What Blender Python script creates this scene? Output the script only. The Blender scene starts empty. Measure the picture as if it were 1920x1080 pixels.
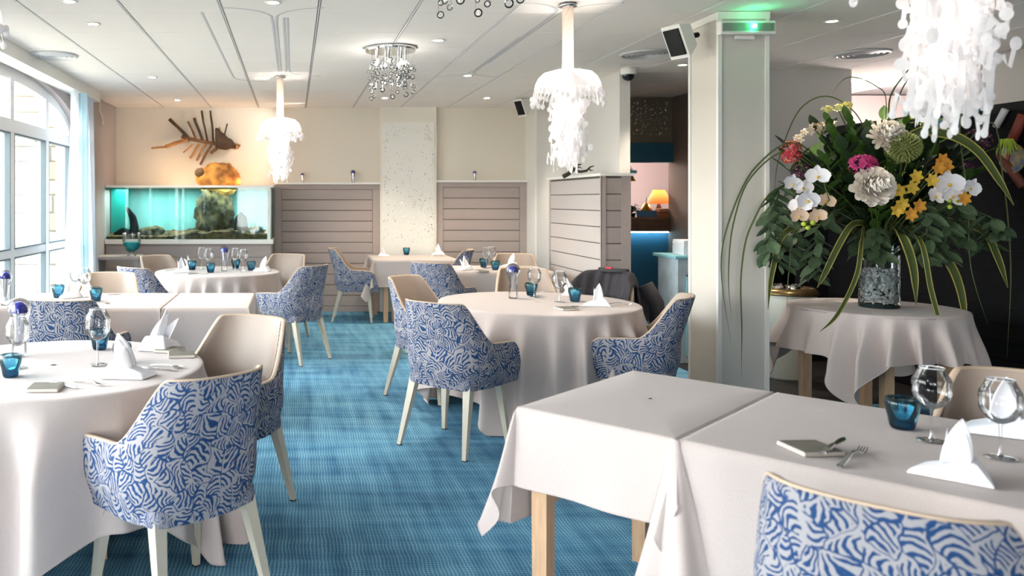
import bpy, math, random
from math import sin, cos, pi, radians, sqrt, atan2, hypot
from mathutils import Vector, Matrix, noise
random.seed(7)
S = bpy.context.scene
COL = S.collection
# ------------------------------------------------------------------ camera, light, exposure
FPX, VX, VY, HC = 1550.0, 550.0, 376.0, 1.45
CEIL = 2.67
cam_d = bpy.data.cameras.new('camera')
cam_d.sensor_width = 36.0
cam_d.lens = 36.0 * FPX / 1920
cam_d.shift_x = (960 - VX) / 1920
cam_d.shift_y = -(540 - VY) / 1920
cam_d.clip_start = 0.05
cam_d.dof.use_dof = True
cam_d.dof.focus_distance = 4.6
cam_d.dof.aperture_fstop = 3.2
cam = bpy.data.objects.new('camera', cam_d)
cam.location = (0, 0, HC)
cam.rotation_euler = (pi / 2, 0, 0)
COL.objects.link(cam)
S.camera = cam
S.view_settings.view_transform = 'Standard'
S.view_settings.look = 'None'
S.view_settings.gamma = 1
S.view_settings.use_curve_mapping = False
S.view_settings.exposure = 1.95
S.cycles.use_denoising = True
S.cycles.max_bounces = 8
S.cycles.diffuse_bounces = 5
S.cycles.transparent_max_bounces = 24
S.cycles.caustics_reflective = False
S.cycles.caustics_refractive = False
S.cycles.sample_clamp_indirect = 6

world = bpy.data.worlds.new('sky')
S.world = world
world.use_nodes = True
wn = world.node_tree
bg = wn.nodes['Background']
tc = wn.nodes.new('ShaderNodeTexCoord')
sx = wn.nodes.new('ShaderNodeSeparateXYZ')
rp = wn.nodes.new('ShaderNodeValToRGB')
rp.color_ramp.elements[0].position = 0.0
rp.color_ramp.elements[0].color = (1.0, 0.985, 0.96, 1)
rp.color_ramp.elements[1].position = 0.8
rp.color_ramp.elements[1].color = (0.80, 0.90, 1.0, 1)
wn.links.new(tc.outputs['Generated'], sx.inputs[0])
wn.links.new(sx.outputs['Z'], rp.inputs[0])
wn.links.new(rp.outputs[0], bg.inputs['Color'])
bg.inputs['Strength'].default_value = 6.2

def portal(x, y, z, sx_, sy_, rot):
    l = bpy.data.lights.new('window_portal', 'AREA')
    l.shape = 'RECTANGLE'; l.size = sx_; l.size_y = sy_
    l.cycles.is_portal = True
    o = bpy.data.objects.new('window_portal', l)
    o.location = (x, y, z); o.rotation_euler = rot
    COL.objects.link(o)
for yc, pw_ in ((7.05, 3.8), (2.7, 3.8), (-2.6, 3.3)):
    portal(-2.62, yc, 1.45, pw_, 2.4, (pi / 2, 0, -pi / 2))       # local -Z looks along +X
portal(-.7, -4.62, 1.4, 2.0, 2.3, (pi / 2, 0, 0))

def spot(x, y, z, power, color=(1, .86, .68), size=radians(95), target=None, r=.03):
    l = bpy.data.lights.new('spot', 'SPOT')
    l.energy = power; l.color = color; l.spot_size = size; l.spot_blend = .7; l.shadow_soft_size = r
    o = bpy.data.objects.new('spot', l); o.location = (x, y, z)
    if target is not None:
        o.rotation_euler = (Vector(target) - Vector((x, y, z))).to_track_quat('-Z', 'Y').to_euler()
    COL.objects.link(o); return o
def point(x, y, z, power, color=(1, .9, .8), r=.04):
    l = bpy.data.lights.new('bulb_light', 'POINT')
    l.energy = power; l.color = color; l.shadow_soft_size = r
    o = bpy.data.objects.new('bulb_light', l); o.location = (x, y, z); COL.objects.link(o); return o

# ------------------------------------------------------------------ pixel helpers (plan measurements from the photograph)
def W(px, py, z=0.0):
    D = FPX * (HC - z) / (py - VY)
    return Vector(((px - VX) * D / FPX, D, z))
def WD(px, py, D):
    return Vector(((px - VX) * D / FPX, D, HC - (py - VY) * D / FPX))

# ------------------------------------------------------------------ materials
def srgb(r, g, b):
    f = lambda c: (c / 255 / 12.92) if c / 255 <= .04045 else ((c / 255 + .055) / 1.055) ** 2.4
    return (f(r), f(g), f(b), 1)
MATS = {}
def mat(name, col, rough=.6, metal=0, bump=0, bscale=60, var=0, vscale=3, spec=.5, emis=None, estr=0, sheen=0, trans=0, col2=None, stretch=None):
    if name in MATS: return MATS[name]
    m = bpy.data.materials.new(name); m.use_nodes = True
    nt = m.node_tree; b = nt.nodes['Principled BSDF']
    b.inputs['Base Color'].default_value = col
    b.inputs['Roughness'].default_value = rough
    b.inputs['Metallic'].default_value = metal
    b.inputs['Specular IOR Level'].default_value = spec
    b.inputs['Transmission Weight'].default_value = trans
    if sheen: b.inputs['Sheen Weight'].default_value = sheen
    if emis: b.inputs['Emission Color'].default_value = emis; b.inputs['Emission Strength'].default_value = estr
    if var or bump:
        t = nt.nodes.new('ShaderNodeTexCoord'); mp = nt.nodes.new('ShaderNodeMapping')
        if stretch: mp.inputs['Scale'].default_value = stretch
        nt.links.new(t.outputs['Object'], mp.inputs[0])
    if var:
        n = nt.nodes.new('ShaderNodeTexNoise'); n.inputs['Scale'].default_value = vscale; n.inputs['Detail'].default_value = 5
        nt.links.new(mp.outputs[0], n.inputs['Vector'])
        mx = nt.nodes.new('ShaderNodeMix'); mx.data_type = 'RGBA'
        c2 = col2 or tuple(c * (1 - var) for c in col[:3]) + (1,)
        c1 = col if col2 else tuple(min(1, c * (1 + var * .5)) for c in col[:3]) + (1,)
        mx.inputs[6].default_value = c1; mx.inputs[7].default_value = c2
        rr = nt.nodes.new('ShaderNodeValToRGB'); rr.color_ramp.elements[0].position = .35; rr.color_ramp.elements[1].position = .65
        nt.links.new(n.outputs[0], rr.inputs[0]); nt.links.new(rr.outputs[0], mx.inputs[0])
        nt.links.new(mx.outputs[2], b.inputs['Base Color'])
    if bump:
        n = nt.nodes.new('ShaderNodeTexNoise'); n.inputs['Scale'].default_value = bscale; n.inputs['Detail'].default_value = 4
        nt.links.new(mp.outputs[0], n.inputs['Vector'])
        bp = nt.nodes.new('ShaderNodeBump'); bp.inputs['Strength'].default_value = bump; bp.inputs['Distance'].default_value = .01
        nt.links.new(n.outputs[0], bp.inputs['Height']); nt.links.new(bp.outputs[0], b.inputs['Normal'])
    MATS[name] = m
    return m
def glass_mat(name, centre, edge, rough=.02, gl=.9, zgrad=None):
    """thin blown glass: what lies behind shows through tinted, the rim darkens, reflections by fresnel"""
    if name in MATS: return MATS[name]
    m = bpy.data.materials.new(name); m.use_nodes = True; nt = m.node_tree
    nt.nodes.remove(nt.nodes['Principled BSDF']); out = nt.nodes['Material Output']
    lw = nt.nodes.new('ShaderNodeLayerWeight'); lw.inputs['Blend'].default_value = .35
    mx = nt.nodes.new('ShaderNodeMix'); mx.data_type = 'RGBA'
    mx.inputs[6].default_value = centre; mx.inputs[7].default_value = edge
    pw = nt.nodes.new('ShaderNodeMath'); pw.operation = 'POWER'; pw.inputs[1].default_value = 3.0
    nt.links.new(lw.outputs['Facing'], pw.inputs[0]); nt.links.new(pw.outputs[0], mx.inputs[0])
    tr = nt.nodes.new('ShaderNodeBsdfTransparent')
    if zgrad:
        t = nt.nodes.new('ShaderNodeTexCoord'); s = nt.nodes.new('ShaderNodeSeparateXYZ')
        nt.links.new(t.outputs['Object'], s.inputs[0])
        mr = nt.nodes.new('ShaderNodeMapRange'); mr.inputs[1].default_value = 0; mr.inputs[2].default_value = zgrad[0]
        nt.links.new(s.outputs['Z'], mr.inputs[0])
        m2 = nt.nodes.new('ShaderNodeMix'); m2.data_type = 'RGBA'; m2.inputs[6].default_value = zgrad[1]
        nt.links.new(mr.outputs[0], m2.inputs[0]); nt.links.new(mx.outputs[2], m2.inputs[7])
        nt.links.new(m2.outputs[2], tr.inputs[0])
    else:
        nt.links.new(mx.outputs[2], tr.inputs[0])
    g = nt.nodes.new('ShaderNodeBsdfGlossy'); g.inputs['Roughness'].default_value = rough
    fr = nt.nodes.new('ShaderNodeFresnel'); fr.inputs[0].default_value = 1.5
    ml = nt.nodes.new('ShaderNodeMath'); ml.operation = 'MULTIPLY'; ml.inputs[1].default_value = gl
    nt.links.new(fr.outputs[0], ml.inputs[0])
    ms = nt.nodes.new('ShaderNodeMixShader')
    nt.links.new(ml.outputs[0], ms.inputs[0]); nt.links.new(tr.outputs[0], ms.inputs[1]); nt.links.new(g.outputs[0], ms.inputs[2])
    nt.links.new(ms.outputs[0], out.inputs[0])
    MATS[name] = m; return m
def translucent_mat(name, col, mixv=.5, rough=.6):
    if name in MATS: return MATS[name]
    m = bpy.data.materials.new(name); m.use_nodes = True; nt = m.node_tree
    b = nt.nodes['Principled BSDF']; b.inputs['Base Color'].default_value = col; b.inputs['Roughness'].default_value = rough
    out = nt.nodes['Material Output']
    t = nt.nodes.new('ShaderNodeBsdfTranslucent'); t.inputs[0].default_value = col
    ms = nt.nodes.new('ShaderNodeMixShader'); ms.inputs[0].default_value = mixv
    nt.links.new(b.outputs[0], ms.inputs[1]); nt.links.new(t.outputs[0], ms.inputs[2]); nt.links.new(ms.outputs[0], out.inputs[0])
    MATS[name] = m; return m

def coral_fabric():
    m = bpy.data.materials.new('coral_print_fabric'); m.use_nodes = True; nt = m.node_tree; L = nt.links
    b = nt.nodes['Principled BSDF']; b.inputs['Roughness'].default_value = .8; b.inputs['Specular IOR Level'].default_value = .25
    uv0 = nt.nodes.new('ShaderNodeUVMap'); uv = nt.nodes.new('ShaderNodeVectorMath'); uv.operation = 'SCALE'; uv.inputs['Scale'].default_value = .86; L.new(uv0.outputs[0], uv.inputs[0])
    def vm(op, a, bb=None, v=None, s=None):
        n = nt.nodes.new('ShaderNodeVectorMath'); n.operation = op; L.new(a, n.inputs[0])
        if bb is not None: L.new(bb, n.inputs[1])
        elif v is not None: n.inputs[1].default_value = v
        if s is not None: n.inputs['Scale'].default_value = s
        return n.outputs['Value'] if op == 'LENGTH' else n.outputs[0]
    def ma(op, a, bb=None, v=None):
        n = nt.nodes.new('ShaderNodeMath'); n.operation = op; L.new(a, n.inputs[0])
        if bb is not None: L.new(bb, n.inputs[1])
        elif v is not None: n.inputs[1].default_value = v
        return n.outputs[0]
    def noise_v(scale, amp, det=1):
        n = nt.nodes.new('ShaderNodeTexNoise'); n.inputs['Scale'].default_value = scale; n.inputs['Detail'].default_value = det
        L.new(uv.outputs[0], n.inputs['Vector'])
        return vm('SCALE', vm('SUBTRACT', n.outputs['Color'], v=(.5, .5, .5)), s=amp)
    P = vm('ADD', vm('ADD', uv.outputs[0], noise_v(11, .070)), noise_v(48, .012))
    P2 = vm('MULTIPLY', P, v=(1, .8, 0))
    def rng(x, lo, hi):
        n = nt.nodes.new('ShaderNodeMapRange'); n.interpolation_type = 'SMOOTHSTEP'; n.inputs[1].default_value = lo; n.inputs[2].default_value = hi; L.new(x, n.inputs[0]); return n.outputs[0]
    SC = 22
    v1 = nt.nodes.new('ShaderNodeTexVoronoi'); v1.voronoi_dimensions = '2D'; v1.feature = 'F1'; v1.inputs['Scale'].default_value = SC
    v2 = nt.nodes.new('ShaderNodeTexVoronoi'); v2.voronoi_dimensions = '2D'; v2.feature = 'DISTANCE_TO_EDGE'; v2.inputs['Scale'].default_value = SC
    L.new(P2, v1.inputs['Vector']); L.new(P2, v2.inputs['Vector'])
    rc = vm('SUBTRACT', v1.outputs['Color'], v=(.5, .5, .5)); rc = vm('MULTIPLY', rc, v=(1, 1, 0))
    off = vm('SCALE', vm('NORMALIZE', rc), s=.029)
    loc = vm('SUBTRACT', vm('SUBTRACT', P2, v1.outputs['Position']), off)
    d = vm('LENGTH', vm('MULTIPLY', loc, v=(1, 1, 0)))
    ring = ma('ABSOLUTE', ma('SUBTRACT', ma('FRACT', ma('MULTIPLY', d, v=84)), v=.5))      # 0 at line centre
    line = rng(ring, .205, .265)         # 0 line, 1 ground
    # break the arcs short of one side of the cell
    gap = rng(v2.outputs['Distance'], .02, .11)
    sx = nt.nodes.new('ShaderNodeSeparateXYZ'); L.new(v1.outputs['Color'], sx.inputs[0])
    side = vm('MULTIPLY', vm('SUBTRACT', P2, v1.outputs['Position']), v=(1, 1, 0))
    dt = nt.nodes.new('ShaderNodeVectorMath'); dt.operation = 'DOT_PRODUCT'; L.new(side, dt.inputs[0])
    perp = nt.nodes.new('ShaderNodeVectorRotate'); perp.rotation_type = 'Z_AXIS'; perp.inputs['Angle'].default_value = 1.57; L.new(vm('NORMALIZE', rc), perp.inputs['Vector']); L.new(perp.outputs[0], dt.inputs[1])
    onside = rng(dt.outputs['Value'], -.002, .003)   # 1 on the open side
    brk = ma('MULTIPLY', onside, ma('SUBTRACT', rng(v2.outputs['Distance'], .11, .16), v=1.0))  # -1 near open edge
    line = ma('SUBTRACT', line, brk)
    line = ma('MINIMUM', line, v=1.0)
    edge = rng(v2.outputs['Distance'], .045, .07)
    # the stems run along only the closed side of each cell
    edge = ma('MAXIMUM', edge, ma('MULTIPLY', onside, rng(sx.outputs['X'], .35, .4)))
    fac = ma('MINIMUM', line, edge)
    n2 = nt.nodes.new('ShaderNodeTexNoise'); n2.inputs['Scale'].default_value = 120
    L.new(uv.outputs[0], n2.inputs['Vector'])
    ink = nt.nodes.new('ShaderNodeMix'); ink.data_type = 'RGBA'
    ink.inputs[6].default_value = srgb(20, 44, 82); ink.inputs[7].default_value = srgb(40, 78, 124)
    L.new(n2.outputs[0], ink.inputs[0])
    mx = nt.nodes.new('ShaderNodeMix'); mx.data_type = 'RGBA'
    L.new(fac, mx.inputs[0]); L.new(ink.outputs[2], mx.inputs[6]); mx.inputs[7].default_value = srgb(156, 152, 154)
    L.new(mx.outputs[2], b.inputs['Base Color'])
    bp = nt.nodes.new('ShaderNodeBump'); bp.inputs['Strength'].default_value = .2; bp.inputs['Distance'].default_value = .002
    L.new(fac, bp.inputs['Height']); L.new(bp.outputs[0], b.inputs['Normal'])
    return m

def carpet_mat():
    m = bpy.data.materials.new('blue_woven_carpet'); m.use_nodes = True; nt = m.node_tree; L = nt.links
    b = nt.nodes['Principled BSDF']; b.inputs['Roughness'].default_value = .95; b.inputs['Specular IOR Level'].default_value = .1
    t = nt.nodes.new('ShaderNodeTexCoord')
    def math(op, a, bb=None, v=None):
        n = nt.nodes.new('ShaderNodeMath'); n.operation = op; L.new(a, n.inputs[0])
        if bb is not None: L.new(bb, n.inputs[1])
        elif v is not None: n.inputs[1].default_value = v
        return n.outputs[0]
    nz = nt.nodes.new('ShaderNodeTexNoise'); nz.inputs['Scale'].default_value = 5; nz.inputs['Detail'].default_value = 2
    L.new(t.outputs['Object'], nz.inputs['Vector'])
    s = nt.nodes.new('ShaderNodeSeparateXYZ'); L.new(t.outputs['Object'], s.inputs[0])
    def lines(axis, freq, wob, lo, hi):
        w = math('MULTIPLY', nz.outputs[0], v=wob)
        f = math('ADD', math('MULTIPLY', axis, v=freq), w)
        fr = math('FRACT', f); d = math('ABSOLUTE', math('SUBTRACT', fr, v=.5))
        mr = nt.nodes.new('ShaderNodeMapRange'); mr.inputs[1].default_value = lo; mr.inputs[2].default_value = hi
        L.new(d, mr.inputs[0]); return mr.outputs[0]
    gx = lines(s.outputs['X'], 66, 2.0, .22, .40); gy = lines(s.outputs['Y'], 62, 2.0, .22, .40)
    grid = math('MAXIMUM', gx, gy)
    # streaky strength of the light threads, in both directions
    def streak(scale):
        mp = nt.nodes.new('ShaderNodeMapping'); mp.inputs['Scale'].default_value = scale
        L.new(t.outputs['Object'], mp.inputs[0])
        n = nt.nodes.new('ShaderNodeTexNoise'); n.inputs['Scale'].default_value = 1; n.inputs['Detail'].default_value = 4
        L.new(mp.outputs[0], n.inputs['Vector'])
        mr = nt.nodes.new('ShaderNodeMapRange'); mr.inputs[1].default_value = .33; mr.inputs[2].default_value = .67
        L.new(n.outputs[0], mr.inputs[0]); return mr.outputs[0]
    st = math('MULTIPLY', math('ADD', streak((1.2, 9, 1)), streak((14, 1.2, 1))), v=.5)
    big = streak((.9, 1.6, 1))
    base = nt.nodes.new('ShaderNodeMix'); base.data_type = 'RGBA'
    base.inputs[6].default_value = srgb(20, 64, 104); base.inputs[7].default_value = srgb(58, 126, 168)
    L.new(math('MULTIPLY', math('ADD', st, big), v=.5), base.inputs[0])
    mx = nt.nodes.new('ShaderNodeMix'); mx.data_type = 'RGBA'
    L.new(math('MULTIPLY', grid, math('ADD', math('MULTIPLY', st, v=.75), v=.15)), mx.inputs[0])
    L.new(base.outputs[2], mx.inputs[6]); mx.inputs[7].default_value = srgb(150, 200, 216)
    L.new(mx.outputs[2], b.inputs['Base Color'])
    bp = nt.nodes.new('ShaderNodeBump'); bp.inputs['Strength'].default_value = .3; bp.inputs['Distance'].default_value = .004
    L.new(grid, bp.inputs['Height']); L.new(bp.outputs[0], b.inputs['Normal'])
    return m

def cloth_mat():
    m = bpy.data.materials.new('greige_linen'); m.use_nodes = True; nt = m.node_tree; L = nt.links
    b = nt.nodes['Principled BSDF']; b.inputs['Roughness'].default_value = .85; b.inputs['Specular IOR Level'].default_value = .2
    b.inputs['Sheen Weight'].default_value = .15
    t = nt.nodes.new('ShaderNodeTexCoord')
    n = nt.nodes.new('ShaderNodeTexNoise'); n.inputs['Scale'].default_value = 220; n.inputs['Detail'].default_value = 3
    L.new(t.outputs['Object'], n.inputs['Vector'])
    mx = nt.nodes.new('ShaderNodeMix'); mx.data_type = 'RGBA'
    mx.inputs[6].default_value = srgb(182, 169, 163); mx.inputs[7].default_value = srgb(200, 188, 183)
    L.new(n.outputs[0], mx.inputs[0]); L.new(mx.outputs[2], b.inputs['Base Color'])
    n2 = nt.nodes.new('ShaderNodeTexNoise'); n2.inputs['Scale'].default_value = 7; n2.inputs['Detail'].default_value = 3
    L.new(t.outputs['Object'], n2.inputs['Vector'])
    bp = nt.nodes.new('ShaderNodeBump'); bp.inputs['Strength'].default_value = .25; bp.inputs['Distance'].default_value = .02
    L.new(n2.outputs[0], bp.inputs['Height']); L.new(bp.outputs[0], b.inputs['Normal'])
    return m

M_CHAIR = coral_fabric(); M_CARPET = carpet_mat(); M_CLOTH = cloth_mat()
M_LEATHER = mat('taupe_leather', srgb(158, 142, 130), .5, bump=.08, bscale=300)
M_PIPING = mat('beige_piping', srgb(190, 168, 146), .55)
M_LEG = mat('pale_painted_beech', srgb(192, 184, 166), .45, var=.06, vscale=8)
M_OAK = mat('light_oak', srgb(196, 160, 126), .5, var=.14, vscale=12, stretch=(6, 6, .6), bump=.05)
M_TILE = mat('ceiling_white', srgb(236, 230, 224), .9, bump=.05, bscale=400)
M_CEILBASE = mat('ceiling_groove_grey', srgb(150, 148, 150), .8)
M_CREAM = mat('cream_wall', srgb(214, 206, 192), .9, bump=.02, bscale=120)
M_WHITE = mat('white_paint', srgb(226, 224, 218), .6)
M_COOLWHITE = mat('cool_white_wall', srgb(204, 202, 198), .85)
M_TAUPEWALL = mat('taupe_grey_wall', srgb(160, 150, 148), .9)
M_GREYWALL = mat('light_grey_wall', srgb(184, 182, 180), .9)
M_BROWNWALL = mat('dark_taupe_wall', srgb(124, 112, 100), .9)
M_PLANK = mat('taupe_painted_planks', srgb(166, 152, 146), .65, var=.04, vscale=2, stretch=(1, 1, 8))
M_PLANKGAP = mat('plank_joint_shadow', srgb(92, 84, 80), .9)
M_PINK = mat('warm_pinkish_wall', srgb(206, 188, 184), .9)
M_BLACKWOOD = mat('black_slatted_wood', srgb(9, 9, 12), .75, spec=.15, var=.2, vscale=4)
M_METAL = mat('polished_steel', srgb(200, 198, 196), .12, metal=1)
M_CHROME = mat('mirror_chrome', srgb(225, 225, 225), .05, metal=1)
M_BLACK = mat('matt_black', srgb(10, 10, 12), .7, spec=.3)
M_NAPKIN = mat('white_starched_linen', srgb(236, 236, 240), .8, bump=.05, bscale=200)
M_SLATE = mat('grey_slate_plate', srgb(120, 114, 104), .6, var=.12, vscale=20)
M_SLATEEDGE = mat('plate_pale_edge', srgb(200, 190, 180), .6)
M_BLUEWALL = mat('petrol_blue_panel', srgb(38, 98, 122), .6)
M_GLASS = glass_mat('clear_glass', (.985, .985, .99, 1), (.55, .56, .6, 1))
M_WINGLASS = glass_mat('window_glass', (.96, .98, .98, 1), (.8, .9, .9, 1), gl=.6)
M_BLUEGLASS = glass_mat('blue_tumbler_glass', (.62, .87, .94, 1), (.22, .55, .70, 1), zgrad=(.07, (.30, .64, .80, 1)))
M_COBALT = mat('cobalt_glass', srgb(18, 30, 130), .05, spec=.9)
M_LAMPWHITE = translucent_mat('white_lamp_cutout', (.92, .9, .9, 1), .55)
M_BULB = mat('lit_bulb', (1, 1, 1, 1), .5, emis=(1, .93, .85, 1), estr=25)
M_DOWN = mat('lit_downlight', (1, 1, 1, 1), .5, emis=(1, .9, .76, 1), estr=14)
M_DARKGREEN = mat('leaf_dark_green', srgb(26, 46, 18), .5, var=.3, vscale=8)
M_MIDGREEN = mat('leaf_mid_green', srgb(58, 88, 30), .5, var=.3, vscale=8)
M_EUCA = mat('eucalyptus_grey_green', srgb(78, 98, 70), .55, var=.25, vscale=9)
M_BLADE = mat('grass_blade_green', srgb(70, 84, 36), .5)
M_VARIE = mat('yellow_leaf_margin', srgb(172, 160, 78), .5)
M_STEM = mat('green_stem', srgb(72, 86, 38), .55)

# ------------------------------------------------------------------ mesh builder
class MB:
    def __init__(s): s.v = []; s.f = []; s.uv = None; s.mi = []
    def add(s, vs, fs, mi=0):
        b = len(s.v); s.v += [tuple(v) for v in vs]; s.f += [tuple(i + b for i in f) for f in fs]; s.mi += [mi] * len(fs); return s
    def box(s, c, d, rz=0, rot=None, mi=0, taper=1.0):
        x, y, z = d[0] / 2, d[1] / 2, d[2] / 2
        vs = [(-x * taper, -y * taper, -z), (x * taper, -y * taper, -z), (x * taper, y * taper, -z), (-x * taper, y * taper, -z), (-x, -y, z), (x, -y, z), (x, y, z), (-x, y, z)]
        R = rot if rot is not None else Matrix.Rotation(rz, 3, 'Z')
        vs = [R @ Vector(v) + Vector(c) for v in vs]
        return s.add(vs, [(0, 3, 2, 1), (4, 5, 6, 7), (0, 1, 5, 4), (1, 2, 6, 5), (2, 3, 7, 6), (3, 0, 4, 7)], mi)
    def bb(s, x0, x1, y0, y1, z0, z1, mi=0):
        return s.box(((x0 + x1) / 2, (y0 + y1) / 2, (z0 + z1) / 2), (abs(x1 - x0), abs(y1 - y0), abs(z1 - z0)), mi=mi)
    def rbox(s, c, d, r=.006, rz=0, mi=0):
        """box with chamfered vertical and top edges"""
        x, y, z = d[0] / 2, d[1] / 2, d[2] / 2
        def ring(k, zz):
            a, b2 = x - k, y - k; q = max(r - k, 0.0005)
            return [(-a + q, -b2, zz), (a - q, -b2, zz), (a, -b2 + q, zz), (a, b2 - q, zz), (a - q, b2, zz), (-a + q, b2, zz), (-a, b2 - q, zz), (-a, -b2 + q, zz)]
        rs = [ring(r * .7, -z), ring(0, -z + r), ring(0, z - r), ring(r * .7, z)]
        R = Matrix.Rotation(rz, 3, 'Z'); vs = [R @ Vector(v) + Vector(c) for g in rs for v in g]
        fs = [tuple(reversed(range(8))), tuple(range(24, 32))]
        for i in range(3):
            for j in range(8): fs.append((i * 8 + j, i * 8 + (j + 1) % 8, (i + 1) * 8 + (j + 1) % 8, (i + 1) * 8 + j))
        return s.add(vs, fs, mi)
    def tube(s, pts, r, n=8, caps=True, mi=0, flat=1.0):
        pts = [Vector(p) for p in pts]; k = len(pts)
        rr = r if isinstance(r, (list, tuple)) else [r] * k
        vs = []; prev = None
        for i, p in enumerate(pts):
            t = (pts[min(i + 1, k - 1)] - pts[max(i - 1, 0)])
            if t.length < 1e-9: t = Vector((0, 0, 1))
            t.normalize()
            if prev is None:
                a = t.cross(Vector((0, 0, 1)))
                if a.length < .1: a = t.cross(Vector((0, 1, 0)))
            else:
                a = prev - t * prev.dot(t)
            a.normalize(); b = t.cross(a); prev = a
            for j in range(n):
                q = 2 * pi * j / n; vs.append(p + (a * cos(q) + b * sin(q) * flat) * rr[i])
        fs = [(i * n + j, i * n + (j + 1) % n, (i + 1) * n + (j + 1) % n, (i + 1) * n + j) for i in range(k - 1) for j in range(n)]
        if caps: fs += [tuple(reversed(range(n))), tuple(range((k - 1) * n, k * n))]
        return s.add(vs, fs, mi)
    def lathe(s, prof, n=24, c=(0, 0, 0), mi=0, f=None):
        vs = []; k = len(prof)
        for r, z in prof:
            for j in range(n):
                q = 2 * pi * j / n; rr = r * (f(q, z) if f else 1)
                vs.append((c[0] + rr * cos(q), c[1] + rr * sin(q), c[2] + z))
        fs = [(i * n + j, i * n + (j + 1) % n, (i + 1) * n + (j + 1) % n, (i + 1) * n + j) for i in range(k - 1) for j in range(n)]
        return s.add(vs, fs, mi)
    def grid(s, rows, closed=False, mi=0):
        b = []; n = len(rows[0]); vs = [v for r in rows for v in r]; fs = []
        for i in range(len(rows) - 1):
            for j in range(n if closed else n - 1):
                fs.append((i * n + j, i * n + (j + 1) % n, (i + 1) * n + (j + 1) % n, (i + 1) * n + j))
        return s.add(vs, fs, mi)
    def ball(s, c, r, n=10, m=6, sc=(1, 1, 1), mi=0):
        vs = []; 
        for i in range(m + 1):
            a = pi * i / m
            for j in range(n):
                q = 2 * pi * j / n; vs.append((c[0] + r * sc[0] * sin(a) * cos(q), c[1] + r * sc[1] * sin(a) * sin(q), c[2] + r * sc[2] * cos(a)))
        fs = [(i * n + j, (i + 1) * n + j, (i + 1) * n + (j + 1) % n, i * n + (j + 1) % n) for i in range(m) for j in range(n)]
        return s.add(vs, fs, mi)
    def mesh(s, name, mats, smooth=True, uv=None):
        me = bpy.data.meshes.new(name); me.from_pydata(s.v, [], s.f)
        for m in (mats if isinstance(mats, (list, tuple)) else [mats]): me.materials.append(m)
        if isinstance(mats, (list, tuple)): me.polygons.foreach_set('material_index', s.mi)
        if smooth is not None:
            me.polygons.foreach_set('use_smooth', [bool(smooth)] * len(s.f))
        if uv is not None:
            l = me.uv_layers.new(name='UVMap')
            for lp in me.loops: l.data[lp.index].uv = uv[lp.vertex_index]
        me.validate(); me.update(); return me
    def build(s, name, mats, parent=None, smooth=False, uv=None, loc=None, auto=None):
        me = s.mesh(name, mats, smooth, uv)
        if auto: me.set_sharp_from_angle(angle=radians(auto))
        o = bpy.data.objects.new(name, me); COL.objects.link(o)
        if parent is not None: o.parent = parent
        if loc is not None: o.location = loc
        return o

def tag(o, label=None, cat=None, group=None, kind=None):
    if label: o['label'] = label
    if cat: o['category'] = cat
    if group: o['group'] = group
    if kind: o['kind'] = kind
    return o
def thing(name, loc=(0, 0, 0), rz=0, label=None, cat=None, group=None):
    o = bpy.data.objects.new(name, None); COL.objects.link(o); o.empty_display_size = .05
    o.location = loc; o.rotation_euler = (0, 0, rz); return tag(o, label, cat, group)
def struct(name, mb, m, parent=None, smooth=False, **k):
    o = mb.build(name, m, parent, smooth, **k)
    if parent is None: o['kind'] = 'structure'
    return o
CH = {}
def kids(o): return [c for c in bpy.data.objects if c.parent == o]
def capture(o):
    return (o, [capture(c) for c in kids(o)])
def copy_tree(cap, parent=None):
    o, ch = cap; c = o.copy(); COL.objects.link(c); c.parent = parent
    for g in ch: copy_tree(g, c)
    return c
class Proto:
    """first use hands out the prototype itself, later uses copies of the thing and each part"""
    def __init__(s, root): s.cap = capture(root); s.root = root; s.used = False
    def place(s, loc, rz, label, group=None, cat=None, sc=None):
        if not s.used: o = s.root; s.used = True
        else: o = copy_tree(s.cap)
        o.location = loc; o.rotation_euler = (0, 0, rz)
        if sc: o.scale = (sc, sc, sc)
        tag(o, label, cat, group); return o
def link_copy(name, me, parent=None, loc=(0, 0, 0), rot=(0, 0, 0), sc=None):
    o = bpy.data.objects.new(name, me); COL.objects.link(o); o.parent = parent; o.location = loc; o.rotation_euler = rot
    if sc: o.scale = sc if isinstance(sc, tuple) else (sc, sc, sc)
    return o
def sstep(a, b, x):
    t = max(0, min(1, (x - a) / (b - a))); return t * t * (3 - 2 * t)

# ================================================================== ROOM SHELL
XL, YB = -2.33, 10.86
struct('floor', MB().bb(-2.7, 8.5, -4.8, 15, -.1, 0), M_CARPET)
ceil = struct('ceiling', MB().bb(-2.7, 8.5, -4.8, 15, CEIL + .012, CEIL + .15), M_CEILBASE)
TX, TY = .6195, .625
tile_me = MB().rbox((0, 0, 0), (TX - .020, TY - .004, .012), .002).mesh('tile', M_TILE, False)
for i in range(-5, 10):
    for j in range(-3, 10):
        x0 = .163 + i * TX
        x1, y0 = x0 + TX, 6.0 + j * TY
        if x0 < XL - .35: continue
        t = link_copy('tile', tile_me, ceil, (x0 + TX / 2, y0 + TY / 2, CEIL + .006))
bars = MB()
for i in range(-4, 10):
    x = .163 + i * TX
    bars.bb(x - .003, x + .003, 4.1, 12.2, CEIL - .002, CEIL + .013)
bars.build('ceiling_rail', mat('rail_white', srgb(225, 224, 226), .5), ceil)
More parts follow.
